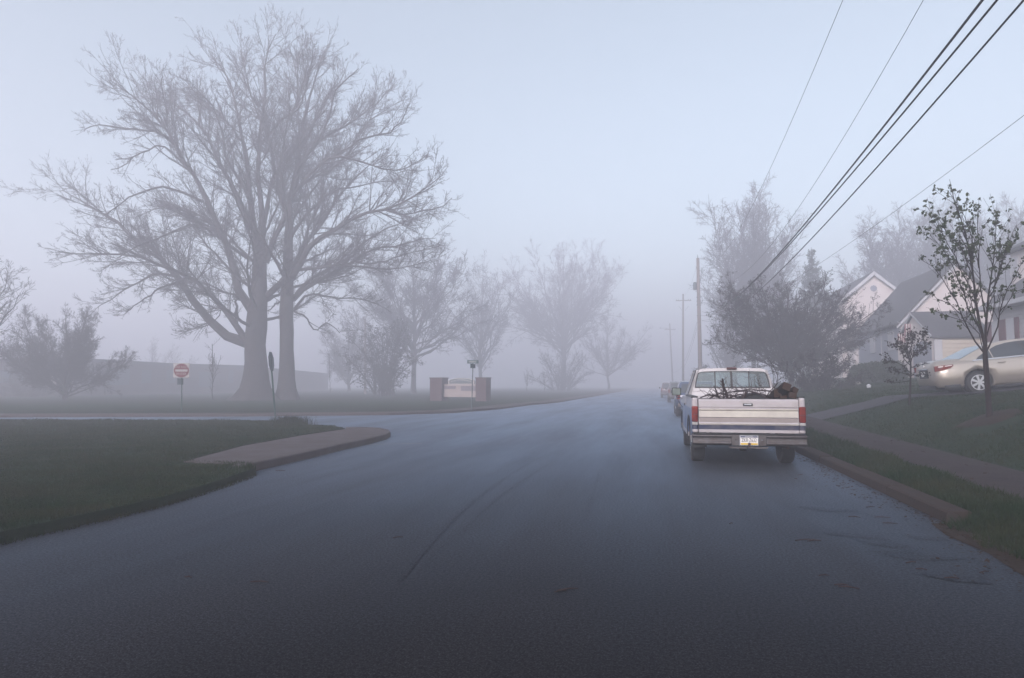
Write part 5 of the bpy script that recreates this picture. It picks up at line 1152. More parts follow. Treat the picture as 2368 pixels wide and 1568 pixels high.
# ------------------------------------------------------------------ the pickup
def pickup():
    bp_ = PD(1731, 1000, 11.85); root = thing('pickup_truck', 'old white and blue pickup truck parked at the right kerb, bed full of brush', 'pickup truck', (bp_[0], bp_[1], 0), world=False); root.scale = (0.955, 1, 1)
    W = 0.985; TG = 0.12
    ra, fa = 1.22, 1.22 + 3.45; wr = 0.37
    def archpts(c, rr, z, n=12): return [(c - rr * math.cos(t), 0.38 + rr * math.sin(t)) for t in np.linspace(0.12, math.pi - 0.12, n)]
    BE = 2.38            # end of the bed
    # bedsides
    for s in (-1, 1):
        poly = [(TG, 0.60), (ra - 0.5, 0.55)] + archpts(ra, 0.47, 0) + [(ra + 0.52, 0.44), (BE, 0.44), (BE, 1.235), (TG, 1.215)]
        x0, x1 = sorted((s * (W - 0.07), s * W)); MB().prism(poly, 'x', x0, x1).build('bedside', M['side_paint'], root, bevel=0.018, seg=3)
        x0, x1 = sorted((s * (W - 0.115), s * (W + 0.004))); MB().box(x0, x1, TG + 0.01, BE - 0.02, 1.222, 1.25).build('bed_rail', M['black'], root, bevel=0.006)
        # dark wheel lip and inner well
        lip = [(ra - 0.50 * math.cos(t), 0.38 + 0.50 * math.sin(t)) for t in np.linspace(0.0, math.pi, 16)] + [(ra + 0.465 * math.cos(t), 0.38 + 0.465 * math.sin(t)) for t in np.linspace(0.0, math.pi, 16)]
        x0, x1 = sorted((s * (W + 0.003), s * (W + 0.02))); MB().prism(lip, 'x', x0, x1).build('wheel_lip', M['black'], root)
        MB().box(*sorted((s * (W - 0.42), s * (W - 0.075))), ra - 0.5, ra + 0.5, 0.80, 0.95).build('wheel_well', M['black'], root)
        # rear corner post with the lamp
        x0, x1 = sorted((s * (W - 0.112), s * (W - 0.002)))
        MB().box(x0, x1, 0.075, TG + 0.10, 0.61, 1.225).build('corner_panel', M['gate_paint'], root, bevel=0.03, seg=3)
        x0, x1 = sorted((s * (W - 0.108), s * (W + 0.004)))
        tl = MB().box(x0, x1, 0.055, TG + 0.07, 0.80, 1.075).build('tail_light', M['red_lens'], root, bevel=0.02, seg=3)
        MB().box(x0 + 0.004, x1 - 0.004, 0.06, TG + 0.06, 0.745, 0.797).build('reversing_lens', M['clear_lens'], tl, bevel=0.01)
        MB().box(*sorted((s * (W - 0.10), s * (W - 0.015))), 0.048, 0.056, 0.925, 0.932).build('lens_rib', M['black'], tl)
    MB().box(-W + 0.07, W - 0.07, TG + 0.08, BE, 0.62, 0.66).build('bed_floor', M['black'], root)
    MB().box(-W + 0.072, W - 0.072, BE - 0.05, BE - 0.004, 0.66, 1.235).build('bed_front', M['white_paint'], root, bevel=0.01)
    # tailgate: one moulded profile
    gw = W - 0.120
    gp_ = [(0.062, 0.62), (0.062, 0.66), (0.070, 0.665), (0.070, 0.75), (0.058, 0.757), (0.052, 0.77), (0.066, 0.785), (0.072, 0.80), (0.072, 0.875), (0.060, 0.885), (0.064, 1.0), (0.050, 1.015), (0.050, 1.035), (0.075, 1.045), (0.075, 1.055), (0.062, 1.065), (0.064, 1.17), (0.078, 1.20), (0.155, 1.20), (0.155, 0.62)]
    tg = MB().prism(gp_, 'x', -gw, gw).build('tailgate', M['gate_paint'], root)
    MB().prism([(0.0595, 0.886), (0.0635, 1.0), (0.0495, 1.0155), (0.0495, 1.034), (0.045, 1.034), (0.045, 1.013), (0.058, 0.998), (0.054, 0.888)], 'x', -gw + 0.01, gw - 0.01).build('trim_panel', M['trim_metal'], tg)
    MB().box(-gw + 0.01, gw - 0.01, 0.068, 0.0715, 0.803, 0.872).build('trim_panel', M['trim_dull'], tg)
    MB().box(-gw + 0.01, gw - 0.01, 0.047, 0.0515, 0.768, 0.781).build('trim_strip', M['trim_metal'], tg); MB().box(-gw + 0.01, gw - 0.01, 0.052, 0.066, 0.7535, 0.759).build('trim_strip', M['trim_metal'], tg)
    MB().box(-0.085, 0.085, 0.048, 0.061, 1.083, 1.130).build('handle_recess', M['black'], tg, bevel=0.015, seg=3); MB().box(-0.066, 0.066, 0.040, 0.049, 1.092, 1.122).build('handle', M['chrome'], tg, bevel=0.01)
    MB().box(-gw, gw, 0.085, 0.15, 1.2015, 1.212).build('top_cap', M['black'], tg)
    for s in (-1, 1): MB().box(*sorted((s * (gw + 0.0005), s * (gw + 0.007))), 0.08, 0.15, 0.62, 1.205).build('seam', M['black'], tg)
    # bumper with ribs and side ends
    bpf = [(0.0, 0.415), (-0.012, 0.43), (-0.012, 0.462), (0.006, 0.475), (0.006, 0.535), (-0.010, 0.55), (-0.012, 0.575), (0.01, 0.590), (0.06, 0.592), (0.06, 0.40), (0.02, 0.40)]
    bu = MB()
    for a_, b_ in ((-W, -0.30), (0.30, W)): bu.prism(bpf, 'x', a_, b_)
    bu.prism([(0.012, 0.40), (0.012, 0.588), (0.06, 0.588), (0.06, 0.40)], 'x', -0.2995, 0.2995)
    for s in (-1, 1): bu.box(*sorted((s * (W - 0.03), s * (W - 0.003))), 0.061, 0.34, 0.42, 0.585)
    bm_ = bu.build('bumper', M['bumper'], root, bevel=0.008)
    MB().box(-W + 0.02, W - 0.02, 0.0, 0.12, 0.593, 0.606).build('step_pad', M['black'], root)
    MB().prism([(-0.36, 0.385), (-0.31, 0.355), (0.30, 0.355), (0.34, 0.385)], 'y', 0.0, 0.10).build('hitch_bar', M['bumper'], root)
    MB().tube([(0.0, -0.045, 0.387), (0.0, -0.045, 0.42)], 0.014, 8).lathe([(0.01, 0.415), (0.022, 0.422), (0.027, 0.437), (0.022, 0.453), (0.008, 0.46)], (0.0, -0.045, 0), 'z', 14).build('hitch_ball', M['rust'], root, smooth=True)
    MB().box(-0.05, 0.05, -0.075, 0.02, 0.374, 0.3865).build('hitch_tongue', M['bumper'], root)
    for x in (-0.225, 0.225): MB().lathe([(0.014, 0.0), (0.012, -0.006)], (x, 0.0115, 0.505), 'y', 10).build('bumper_bolt', M['black'] if x < 0 else M['chrome'], bm_)
    # licence plate
    pl = MB().box(-0.155, 0.155, -0.004, 0.004, 0.415, 0.575).build('licence_plate', M['plate_white'], root, bevel=0.006)
    MB().box(-0.147, 0.147, -0.0065, -0.0045, 0.544, 0.569).build('plate_band', M['plate_blue'], pl); MB().box(-0.147, 0.147, -0.0065, -0.0045, 0.421, 0.449).build('plate_band', M['plate_yellow'], pl)
    text('lettering', 'ZKR\u00b7Z632', 0.098, M['black'], pl, (0, -0.0065, 0.497), (R_(90), 0, 0), 0.001, 0.62); text('lettering', 'PENNSYLVANIA', 0.022, M['plate_white'], pl, (0, -0.008, 0.5565), (R_(90), 0, 0), 0.0005, 0.9)
    fr = MB(); [fr.box(a, b, -0.0085, 0.006, c, d) for a, b, c, d in ((-0.166, -0.156, 0.405, 0.585), (0.156, 0.166, 0.405, 0.585), (-0.156, 0.156, 0.576, 0.585), (-0.156, 0.156, 0.405, 0.4145))]; fr.build('plate_frame', M['chrome'], pl)
    # cab lower body
    CB, CF = BE + 0.03, BE + 1.60
    zb_ = 1.21
    for s in (-1, 1):
        poly = [(CB, 0.42), (CF + 0.3, 0.42), (CF + 0.3, zb_), (CB, zb_)]; MB().prism(poly, 'x', *sorted((s * (W - 0.08), s * W))).build('cab_side', M['side_paint'], root, bevel=0.02, seg=3)
        dr = MB().box(*sorted((s * (W + 0.0005), s * (W + 0.006))), CB + 0.42, CF + 0.25, 0.50, zb_ - 0.02).build('door', M['side_paint'], root, bevel=0.004)
        MB().box(*sorted((s * (W + 0.007), s * (W + 0.022))), CB + 0.50, CB + 0.66, 1.02, 1.055).build('handle', M['black'], dr, bevel=0.006)
        # front wing with arch
        poly = [(CF + 0.302, 0.46), (fa - 0.52, 0.46)] + archpts(fa, 0.46, 0) + [(fa + 0.5, 0.5), (fa + 0.9, 0.5), (fa + 0.9, 1.04), (CF + 0.302, 1.17)]
        MB().prism(poly, 'x', *sorted((s * (W - 0.08), s * (W - 0.002)))).build('front_wing', M['side_paint'], root, bevel=0.02)
        lip = [(fa - 0.49 * math.cos(t), 0.38 + 0.49 * math.sin(t)) for t in np.linspace(0.0, math.pi, 16)] + [(fa + 0.455 * math.cos(t), 0.38 + 0.455 * math.sin(t)) for t in np.linspace(0.0, math.pi, 16)]
        MB().prism(lip, 'x', *sorted((s * (W + 0.001), s * (W + 0.018)))).build('wheel_lip', M['black'], root)
    MB().box(-W + 0.081, W - 0.081, CB, CB + 0.06, 0.45, zb_ + 0.02).build('cab_back', M['white_paint'], root)
    MB().prism([(CF + 0.1, 1.17), (fa + 0.9, 1.03), (fa + 0.93, 0.95), (fa + 0.93, 0.6), (CF + 0.1, 0.6)], 'x', -W + 0.082, W - 0.082).build('bonnet', M['white_paint'], root, bevel=0.02)
    # cab upper: rear face with window opening, roof, pillars, windscreen
    zt = 1.80; bw, tw = 0.93, 0.745
    def xw(z): return bw + (tw - bw) * (z - zb_) / (zt - 0.06 - zb_)
    yb = lambda z: CB + 0.02 + 0.16 * (z - zb_)
    ring_o = [(-xw(1.22), 1.22), (xw(1.22), 1.22), (xw(1.5), 1.5), (xw(1.68), 1.68), (xw(1.74) - 0.03, 1.755), (tw - 0.12, 1.792), (0.3, 1.803), (-0.3, 1.803), (-tw + 0.12, 1.792), (-xw(1.74) + 0.03, 1.755), (-xw(1.68), 1.68), (-xw(1.5), 1.5)]
    wi = [(-0.795, 1.385), (0.795, 1.385), (0.775, 1.5), (0.735, 1.66), (0.71, 1.70), (0.66, 1.725), (0.3, 1.74), (-0.3, 1.74), (-0.66, 1.725), (-0.71, 1.70), (-0.735, 1.66), (-0.775, 1.5)]
    V = [(x, yb(z), z) for x, z in ring_o] + [(x, yb(z), z) for x, z in wi] + [(x, yb(z) + 0.05, z) for x, z in ring_o] + [(x, yb(z) + 0.05, z) for x, z in wi]; n = 12
    Fc = [(i, (i + 1) % n, n + (i + 1) % n, n + i) for i in range(n)] + [(2 * n + i, 3 * n + i, 3 * n + (i + 1) % n, 2 * n + (i + 1) % n) for i in range(n)] + [(n + i, n + (i + 1) % n, 3 * n + (i + 1) % n, 3 * n + i) for i in range(n)] + [(i, 2 * n + i, 2 * n + (i + 1) % n, (i + 1) % n) for i in range(n)]
    mb = MB(); mb.v = V; mb.f = Fc; mb.build('cab_rear', M['white_paint'], root)
    seal_o = [(x * 1.0, z) for x, z in wi]; seal_i = [(x * 0.965, 1.41 + (z - 1.385) * 0.925) for x, z in wi]
    V = [(x, yb(z) - 0.006, z) for x, z in seal_o] + [(x, yb(z) - 0.006, z) for x, z in seal_i] + [(x, yb(z) + 0.03, z) for x, z in seal_o] + [(x, yb(z) + 0.03, z) for x, z in seal_i]
    mb = MB(); mb.v = V; mb.f = Fc; rw = mb.build('rear_window', M['black'], root)
    V = [(x, yb(z) + 0.014, z) for x, z in seal_i]; mesh_obj('glass', V, [tuple(range(n))], M['cab_glass'], rw)
    for x in (-0.355, -0.01, 0.355):
        w_ = 0.022 if x == -0.01 else 0.011; MB().add([(x - w_, yb(1.40) - 0.004, 1.40), (x + w_, yb(1.40) - 0.004, 1.40), (x + w_, yb(1.735) - 0.004, 1.735), (x - w_, yb(1.735) - 0.004, 1.735)] + [(x - w_, yb(1.40) + 0.02, 1.40), (x + w_, yb(1.40) + 0.02, 1.40), (x + w_, yb(1.735) + 0.02, 1.735), (x - w_, yb(1.735) + 0.02, 1.735)], [(0, 1, 2, 3), (7, 6, 5, 4), (0, 4, 5, 1), (1, 5, 6, 2), (2, 6, 7, 3), (3, 7, 4, 0)]).build('slider_bar', M['black'], rw)
    # roof shell
    rs = []; ys_ = np.linspace(yb(1.78), CF - 0.05, 8); m_ = 13; V = []; Fc = []
    for yy in ys_:
        f_ = (yy - ys_[0]) / (ys_[-1] - ys_[0]); cr = 0.012 * math.sin(math.pi * f_)
        for j in range(m_):
            u = -1 + 2 * j / (m_ - 1); x = (tw - 0.0) * u; z = 1.803 + cr - 0.05 * abs(u) ** 5 - 0.012 * u * u - (0.03 * f_ ** 4); V.append((x, yy, z))
    k0 = len(V); V += [(x, y, z - 0.04) for x, y, z in V]
    for i in range(7):
        for j in range(m_ - 1): a = i * m_ + j; Fc += [(a, a + 1, a + m_ + 1, a + m_), (k0 + a, k0 + a + m_, k0 + a + m_ + 1, k0 + a + 1)]
    for i in range(7):
        for a in (i * m_, i * m_ + m_ - 1): Fc.append((a, a + m_, k0 + a + m_, k0 + a))
    for j in range(m_ - 1):
        for a in (j, 7 * m_ + j): Fc.append((a, a + 1, k0 + a + 1, k0 + a))
    mb = MB(); mb.v = V; mb.f = Fc; mb.build('roof', M['white_paint'], root, smooth=True)
    MB().box(-0.105, 0.105, yb(1.8) - 0.05, yb(1.8) + 0.06, 1.768, 1.818).build('brake_light', M['lens_dark'], root, bevel=0.012)
    wy0, wy1 = CF - 0.05, CF + 0.42
    for s in (-1, 1):
        MB().add([(s * bw, wy1, zb_ - 0.03), (s * (bw - 0.07), wy1, zb_ - 0.03), (s * (tw - 0.05), wy0, 1.76), (s * tw, wy0, 1.76), (s * bw, wy1 - 0.07, zb_ - 0.03), (s * (bw - 0.07), wy1 - 0.07, zb_ - 0.03), (s * (tw - 0.05), wy0 - 0.06, 1.76), (s * tw, wy0 - 0.06, 1.76)], [(0, 1, 2, 3), (7, 6, 5, 4), (0, 4, 5, 1), (1, 5, 6, 2), (2, 6, 7, 3), (3, 7, 4, 0)]).build('front_pillar', M['white_paint'], root)
        # rear quarter pillar and door frame line, side glass
        P4 = [(yb(1.21), 1.21), (CB + 0.40, 1.21), (CB + 0.36, 1.765), (yb(1.765), 1.765)]
        V = [(s * xw(z), y, z) for y, z in P4] + [(s * (xw(z) - 0.05), y, z) for y, z in P4]
        MB().add(V, [(0, 1, 2, 3), (7, 6, 5, 4), (0, 4, 5, 1), (1, 5, 6, 2), (2, 6, 7, 3), (3, 7, 4, 0)]).build('rear_pillar', M['white_paint'], root)
        P4 = [(CB + 0.41, 1.215), (wy1 - 0.09, 1.215), (wy0 - 0.07, 1.755), (CB + 0.37, 1.755)]
        V = [(s * (xw(z) - 0.01), y, z) for y, z in P4] + [(s * (xw(z) - 0.016), y, z) for y, z in P4]
        MB().add(V, [(0, 1, 2, 3), (7, 6, 5, 4), (0, 4, 5, 1), (1, 5, 6, 2), (2, 6, 7, 3), (3, 7, 4, 0)]).build('side_window', M['cab_glass'], root)
        MB().tube([(s * (xw(1.22) + 0.004), CB + 0.40, 1.22), (s * (xw(1.5) + 0.005), CB + 0.375, 1.5), (s * (xw(1.75) + 0.004), CB + 0.36, 1.755), (s * (tw + 0.004), wy0 - 0.1, 1.765)], 0.009, 5).build('window_seal', M['black'], root)
    mesh_obj('windscreen', [(-bw + 0.07, wy1 - 0.03, zb_ - 0.03), (bw - 0.07, wy1 - 0.03, zb_ - 0.03), (tw - 0.05, wy0 - 0.02, 1.76), (-tw + 0.05, wy0 - 0.02, 1.76)], [(0, 1, 2, 3)], M['cab_glass'], root)
    st = MB(); st.box(-0.72, 0.72, CB + 0.12, CB + 0.30, 0.8, 1.36); st.build('seat', M['black'], root, bevel=0.04)
    MB().box(-0.86, 0.86, wy1 - 0.45, wy1 - 0.05, 0.95, 1.2).build('dashboard', M['black'], root, bevel=0.04)
    # mirrors
    for s in (-1, 1):
        mr = MB().box(*sorted((s * 1.03, s * 1.245)), CF + 0.02, CF + 0.08, 1.205, 1.385).build('wing_mirror', M['black'], root, bevel=0.02, seg=3)
        MB().box(*sorted((s * 1.045, s * 1.23)), CF + 0.014, CF + 0.018, 1.22, 1.37).build('mirror_glass', M['mirror'], mr)
        MB().tube([(s * 1.12, CF + 0.05, 1.2), (s * 1.12, CF + 0.08, 1.16), (s * 0.97, CF + 0.12, 1.13)], 0.012, 6).build('mirror_arm', M['chrome'], mr); MB().tube([(s * 1.15, CF + 0.06, 1.2), (s * 1.05, CF + 0.10, 1.0), (s * 0.985, CF + 0.12, 0.92)], 0.007, 6).build('mirror_arm', M['chrome'], mr)
    # underside
    fr = MB()
    for s in (-0.42, 0.42): fr.box(s - 0.04, s + 0.04, 0.1, fa + 0.6, 0.46, 0.58)
    fr.tube([(-0.75, ra, 0.36), (0.75, ra, 0.36)], 0.05, 10); fr.lathe([(0.05, -0.14), (0.16, -0.05), (0.16, 0.05), (0.05, 0.14)], (0.05, ra, 0.36), 'x', 16)
    fr.tube([(-0.75, fa, 0.36), (0.75, fa, 0.36)], 0.045, 10); fr.box(-0.5, 0.5, BE, CF, 0.40, 0.5)
    fr.build('chassis', M['black'], root)
    MB().tube([(0.62, 1.9, 0.36), (0.62, 0.7, 0.38), (0.70, 0.22, 0.36)], 0.03, 8).build('exhaust', M['rust'], root)
    MB().box(-0.3, 0.55, 0.45, 0.9, 0.36, 0.50).build('spare_wheel_well', M['black'], root)
    for s in (-1, 1):
        wheel(root, s * (W - 0.155), ra, wr, 0.25, s); wheel(root, s * (W - 0.155), fa, wr, 0.25, s)
        MB().box(*sorted((s * (W - 0.30), s * (W - 0.02))), ra - 0.50, ra - 0.485, 0.30, 0.60).build('mud_flap', M['black'], root)
    MB().box(-W + 0.05, W - 0.05, fa + 0.9, fa + 1.0, 0.42, 0.62).build('front_bumper', M['bumper'], root, bevel=0.02)
    return np.array([bp_[0], bp_[1], 0.0])
M['trim_dull'] = mat('trim_dull', (0.30, 0.26, 0.25), 0.45, metal=0.3, noise=(6, 0.7, (0.26, 0.22, 0.20)))
M['lens_dark'] = mat('lens_dark', (0.06, 0.012, 0.012), 0.3)
def cabglass():
    m = bpy.data.materials.new('cab_glass'); m.use_nodes = True; b = m.node_tree.nodes['Principled BSDF']
    b.inputs['Base Color'].default_value = (0.80, 0.90, 0.88, 1); b.inputs['Roughness'].default_value = 0.03; b.inputs['Transmission Weight'].default_value = 0.0
    t = m.node_tree.nodes.new('ShaderNodeBsdfTransparent'); t.inputs[0].default_value = (0.70, 0.80, 0.80, 1); g = m.node_tree.nodes.new('ShaderNodeBsdfGlossy'); g.inputs['Roughness'].default_value = 0.05
    fr = m.node_tree.nodes.new('ShaderNodeFresnel'); fr.inputs[0].default_value = 1.5; mx = m.node_tree.nodes.new('ShaderNodeMixShader'); out = m.node_tree.nodes['Material Output']
    ad = m.node_tree.nodes.new('ShaderNodeMath'); ad.operation = 'ADD'; ad.inputs[1].default_value = 0.10; m.node_tree.links.new(fr.outputs[0], ad.inputs[0])
    l = m.node_tree.links; l.new(ad.outputs[0], mx.inputs[0]); l.new(t.outputs[0], mx.inputs[1]); l.new(g.outputs[0], mx.inputs[2]); l.new(mx.outputs[0], out.inputs['Surface']); return m
M['cab_glass'] = cabglass()
TK = pickup()

# load in the bed (things of their own)
def beam(label, a, b, w_, h_, roll=0.0):
    a = Vector(a); b = Vector(b); d = (b - a); L = d.length; q = d.to_track_quat('Y', 'Z'); root_m = Matrix.Translation(a) @ q.to_matrix().to_4x4() @ Matrix.Rotation(roll, 4, 'Y')
    root = thing('timber_beam', label, 'timber', a, group='timber offcuts at the right of the pickup bed')
    MB().box(-w_ / 2, w_ / 2, 0.0, L, -h_ / 2, h_ / 2, root_m).build('beam', M['wood'], root, bevel=0.006)
    MB().box(-w_ / 2 + 0.004, w_ / 2 - 0.004, -0.003, -0.0005, -h_ / 2 + 0.004, h_ / 2 - 0.004, root_m).build('cut_end', M['wood_end'], root)
def tk(x, y, z): return (TK[0] + x * 0.955, TK[1] + y, z)
beam('thickest timber post in the pickup bed, tilted upwards', tk(0.70, 0.18, 1.42), tk(0.42, 1.5, 0.98), 0.14, 0.14, 0.45)
beam('rightmost timber end leaning over the right bed rail', tk(0.86, 0.26, 1.36), tk(0.50, 1.6, 1.02), 0.10, 0.10, 0.6)
beam('lowest timber end with pale brown cut face, above the right lamp', tk(0.79, 0.13, 1.27), tk(0.55, 1.5, 0.90), 0.13, 0.11, 0.25)
beam('dark timber block left of the leaning beams', tk(0.57, 0.35, 1.30), tk(0.45, 1.5, 0.95), 0.13, 0.16, 0.1)
beam('short dark timber beneath the other beams', tk(0.66, 0.2, 1.22), tk(0.40, 1.3, 0.90), 0.16, 0.10, -0.1)
MBt = MB(); cx_, cz_ = 0.16, 1.02
ring = []; V = []; Fc = []; n1, n2 = 32, 12
for i in range(n1):
    a = 2 * math.pi * i / n1
    for j in range(n2):
        b = 2 * math.pi * j / n2; r_ = 0.27 + 0.09 * math.cos(b); V.append((TK[0] + cx_ + r_ * math.cos(a), TK[1] + 0.55 + 0.25 * math.sin(a) * 0.35 + 0.08 * math.sin(b), 1.02 + r_ * math.sin(a) * 0.80))
for i in range(n1):
    for j in range(n2): Fc.append((i * n2 + j, ((i + 1) % n1) * n2 + j, ((i + 1) % n1) * n2 + (j + 1) % n2, i * n2 + (j + 1) % n2))
MBt.v = V; MBt.f = Fc; tag(MBt.build('spare_tyre', M['rubber'], smooth=True), 'old black tyre lying among the branches in the bed', 'tyre')
def branches():
    rg = np.random.default_rng(91)
    def br(label, pts, r0, n, seed, per=5, lmax=0.5):
        per = per * 1.7
        g = np.random.default_rng(seed); line = smooth_line([np.array(tk(*p)) for p in pts], 10, g, 0.008)[None]; R0 = np.linspace(r0, r0 * 0.45, 10)[None]
        root = thing('cut_branch', label, 'branch', line[0, 0], group='cut branches piled in the pickup bed')
        mesh_obj('bough', *tubes(line, R0, 8), M['twig_red'], root, smooth=True)
        P, Q = sprout(line, R0, per_m=per, frac=0.45, lmin=0.15, lmax=lmax, ang=(50, 18), k=6, wander=0.22, trop=0.05, rg=g, rend=0.0025); P2, Q2 = sprout(P, Q, per_m=6, frac=0.5, lmin=0.06, lmax=0.25, ang=(45, 18), k=4, wander=0.22, trop=0.05, rg=g, rend=0.002)
        for A in (P, P2):
            A[..., 0] = np.clip(A[..., 0], TK[0] - 0.88, TK[0] + 0.80); A[..., 2] = np.maximum(A[..., 2], 0.70)
            A[..., 1] = np.clip(A[..., 1], TK[1] + 0.2, TK[1] + 2.3)
        if len(P): mesh_obj('twigs', *merge([tubes(P, Q, 4), tubes(P2, Q2, 3)]), M['twig_red'], root)
    br('thick sawn branch standing upright in the middle of the bed', [(-0.20, 0.7, 0.8), (-0.27, 0.62, 1.15), (-0.36, 0.55, 1.42), (-0.39, 0.5, 1.56)], 0.034, 1, 1, 4)
    br('thinner forked branch beside the upright one', [(-0.33, 0.6, 0.9), (-0.37, 0.55, 1.2), (-0.385, 0.5, 1.45), (-0.43, 0.48, 1.53)], 0.018, 1, 2, 3)
    br('short stub branch leaning left near the bed centre', [(-0.30, 0.7, 1.0), (-0.46, 0.6, 1.25), (-0.55, 0.5, 1.42)], 0.022, 1, 3, 4)
    br('arching brush along the left of the bed', [(-0.75, 0.4, 1.1), (-0.5, 0.6, 1.28), (-0.2, 0.8, 1.25), (0.1, 0.9, 1.15)], 0.016, 1, 4, 12, 0.6)
    br('low brush at the left corner of the tailgate', [(-0.82, 0.3, 1.22), (-0.6, 0.4, 1.28), (-0.35, 0.5, 1.22)], 0.012, 1, 5, 14, 0.45)
    br('long bough crossing in front of the rear window', [(0.75, 0.5, 1.2), (0.5, 0.7, 1.33), (0.2, 1.0, 1.36), (-0.1, 1.3, 1.33)], 0.015, 1, 6, 12, 0.7)
    br('tangled brush beside the timber beams', [(0.45, 0.35, 1.15), (0.25, 0.5, 1.3), (0.05, 0.7, 1.25), (-0.1, 0.9, 1.15)], 0.016, 1, 7, 14, 0.6)
    br('whip like branch curving up past the cab corner', [(0.45, 0.6, 1.15), (0.62, 0.9, 1.4), (0.73, 1.3, 1.65), (0.66, 1.6, 1.90)], 0.008, 1, 8, 5, 0.6)
    br('straight stick rising towards the right bed rail', [(0.30, 0.4, 1.15), (0.46, 0.35, 1.35), (0.60, 0.3, 1.50)], 0.010, 1, 9, 5, 0.4)
    br('knotted root stump in the middle of the brush', [(-0.15, 0.5, 1.05), (-0.02, 0.5, 1.22), (0.06, 0.5, 1.34)], 0.05, 1, 10, 10, 0.35)
    br('dark brush filling the middle of the bed', [(-0.45, 0.45, 1.1), (-0.25, 0.5, 1.22), (-0.05, 0.6, 1.28), (0.15, 0.6, 1.2)], 0.02, 1, 11, 18, 0.4)
    br('brush lying against the back of the cab', [(0.7, 1.6, 1.2), (0.3, 1.8, 1.32), (-0.1, 1.9, 1.3), (-0.4, 2.0, 1.2)], 0.014, 1, 12, 16, 0.6)
branches()

# ------------------------------------------------------------------ generic car body by lofted sections
def loft_body(name, stations, m, root, sub=1):
    """stations: (y, halfwidth, z_bottom, z_belt, z_top)"""
    V = []; Fc = []; n = 12
    for y, w_, zb, zm, zt in stations:
        pts = [(0, zb), (w_ * 0.86, zb), (w_ * 0.965, zb + 0.07), (w_ * 1.0, zb + (zm - zb) * 0.42), (w_ * 0.995, zb + (zm - zb) * 0.62), (w_ * 0.955, zm - 0.06), (w_ * 0.91, zm), (w_ * 0.80, zt - 0.012), (w_ * 0.5, zt), (0, zt + 0.008)]
        ring = pts + [(-x, z) for x, z in pts[-2:0:-1]]; n = len(ring); V += [(x, y, z) for x, z in ring]
    k = len(stations)
    for i in range(k - 1):
        for j in range(n): Fc.append((i * n + j, i * n + (j + 1) % n, (i + 1) * n + (j + 1) % n, (i + 1) * n + j))
    Fc += [tuple(range(n)), tuple((k - 1) * n + j for j in range(n))]
    mb = MB(); mb.v = V; mb.f = Fc; o = mb.build(name, m, root, smooth=True)
    return o
def cut_arches(o, arches, r, zc, x_in):
    """real wheel openings cut with booleans, applied at once"""
    for yc in arches:
        for s in (-1, 1):
            c = MB().lathe([(r, 0), (r, 0.6)], (s * x_in - (0.6 if s < 0 else 0), yc, zc), 'x', 40); co = c.build('cutter', M['black'])
            co.matrix_world = o.matrix_world; co.parent = o.parent
            md = o.modifiers.new('b', 'BOOLEAN'); md.object = co; md.operation = 'DIFFERENCE'; md.solver = 'EXACT'
            bpy.context.view_layer.update(); dg = bpy.context.evaluated_depsgraph_get()
            me = bpy.data.meshes.new_from_object(o.evaluated_get(dg)); o.modifiers.clear(); o.data = me; bpy.data.objects.remove(co)
def greenhouse(root, outline, bw, tw, z0, z1, m, name='cabin'):
    """outline (y,z) side view; sides lean in linearly"""
    xw = lambda z: bw + (tw - bw) * (z - z0) / (z1 - z0); n = len(outline)
    V = [(-xw(z), y, z) for y, z in outline] + [(xw(z), y, z) for y, z in outline]
    tri = tessellate_polygon([[Vector((y, z, 0)) for y, z in outline]]); Fc = [tuple(t) for t in tri] + [tuple(n + i for i in reversed(t)) for t in tri] + [(i, (i + 1) % n, n + (i + 1) % n, n + i) for i in range(n)]
    mb = MB(); mb.v = V; mb.f = Fc; o = mb.build(name, m, root, bevel=0.05, seg=4); return o, xw
def side_patch(root, name, poly, xw, s, m, out=0.006, th=0.01):
    n = len(poly); V = [(s * (xw(z) + out), y, z) for y, z in poly] + [(s * (xw(z) + out - th), y, z) for y, z in poly]
    tri = tessellate_polygon([[Vector((y, z, 0)) for y, z in poly]]); Fc = [tuple(t) for t in tri] + [tuple(n + i for i in reversed(t)) for t in tri] + [(i, (i + 1) % n, n + (i + 1) % n, n + i) for i in range(n)]
    mb = MB(); mb.v = V; mb.f = Fc; return mb.build(name, m, root)

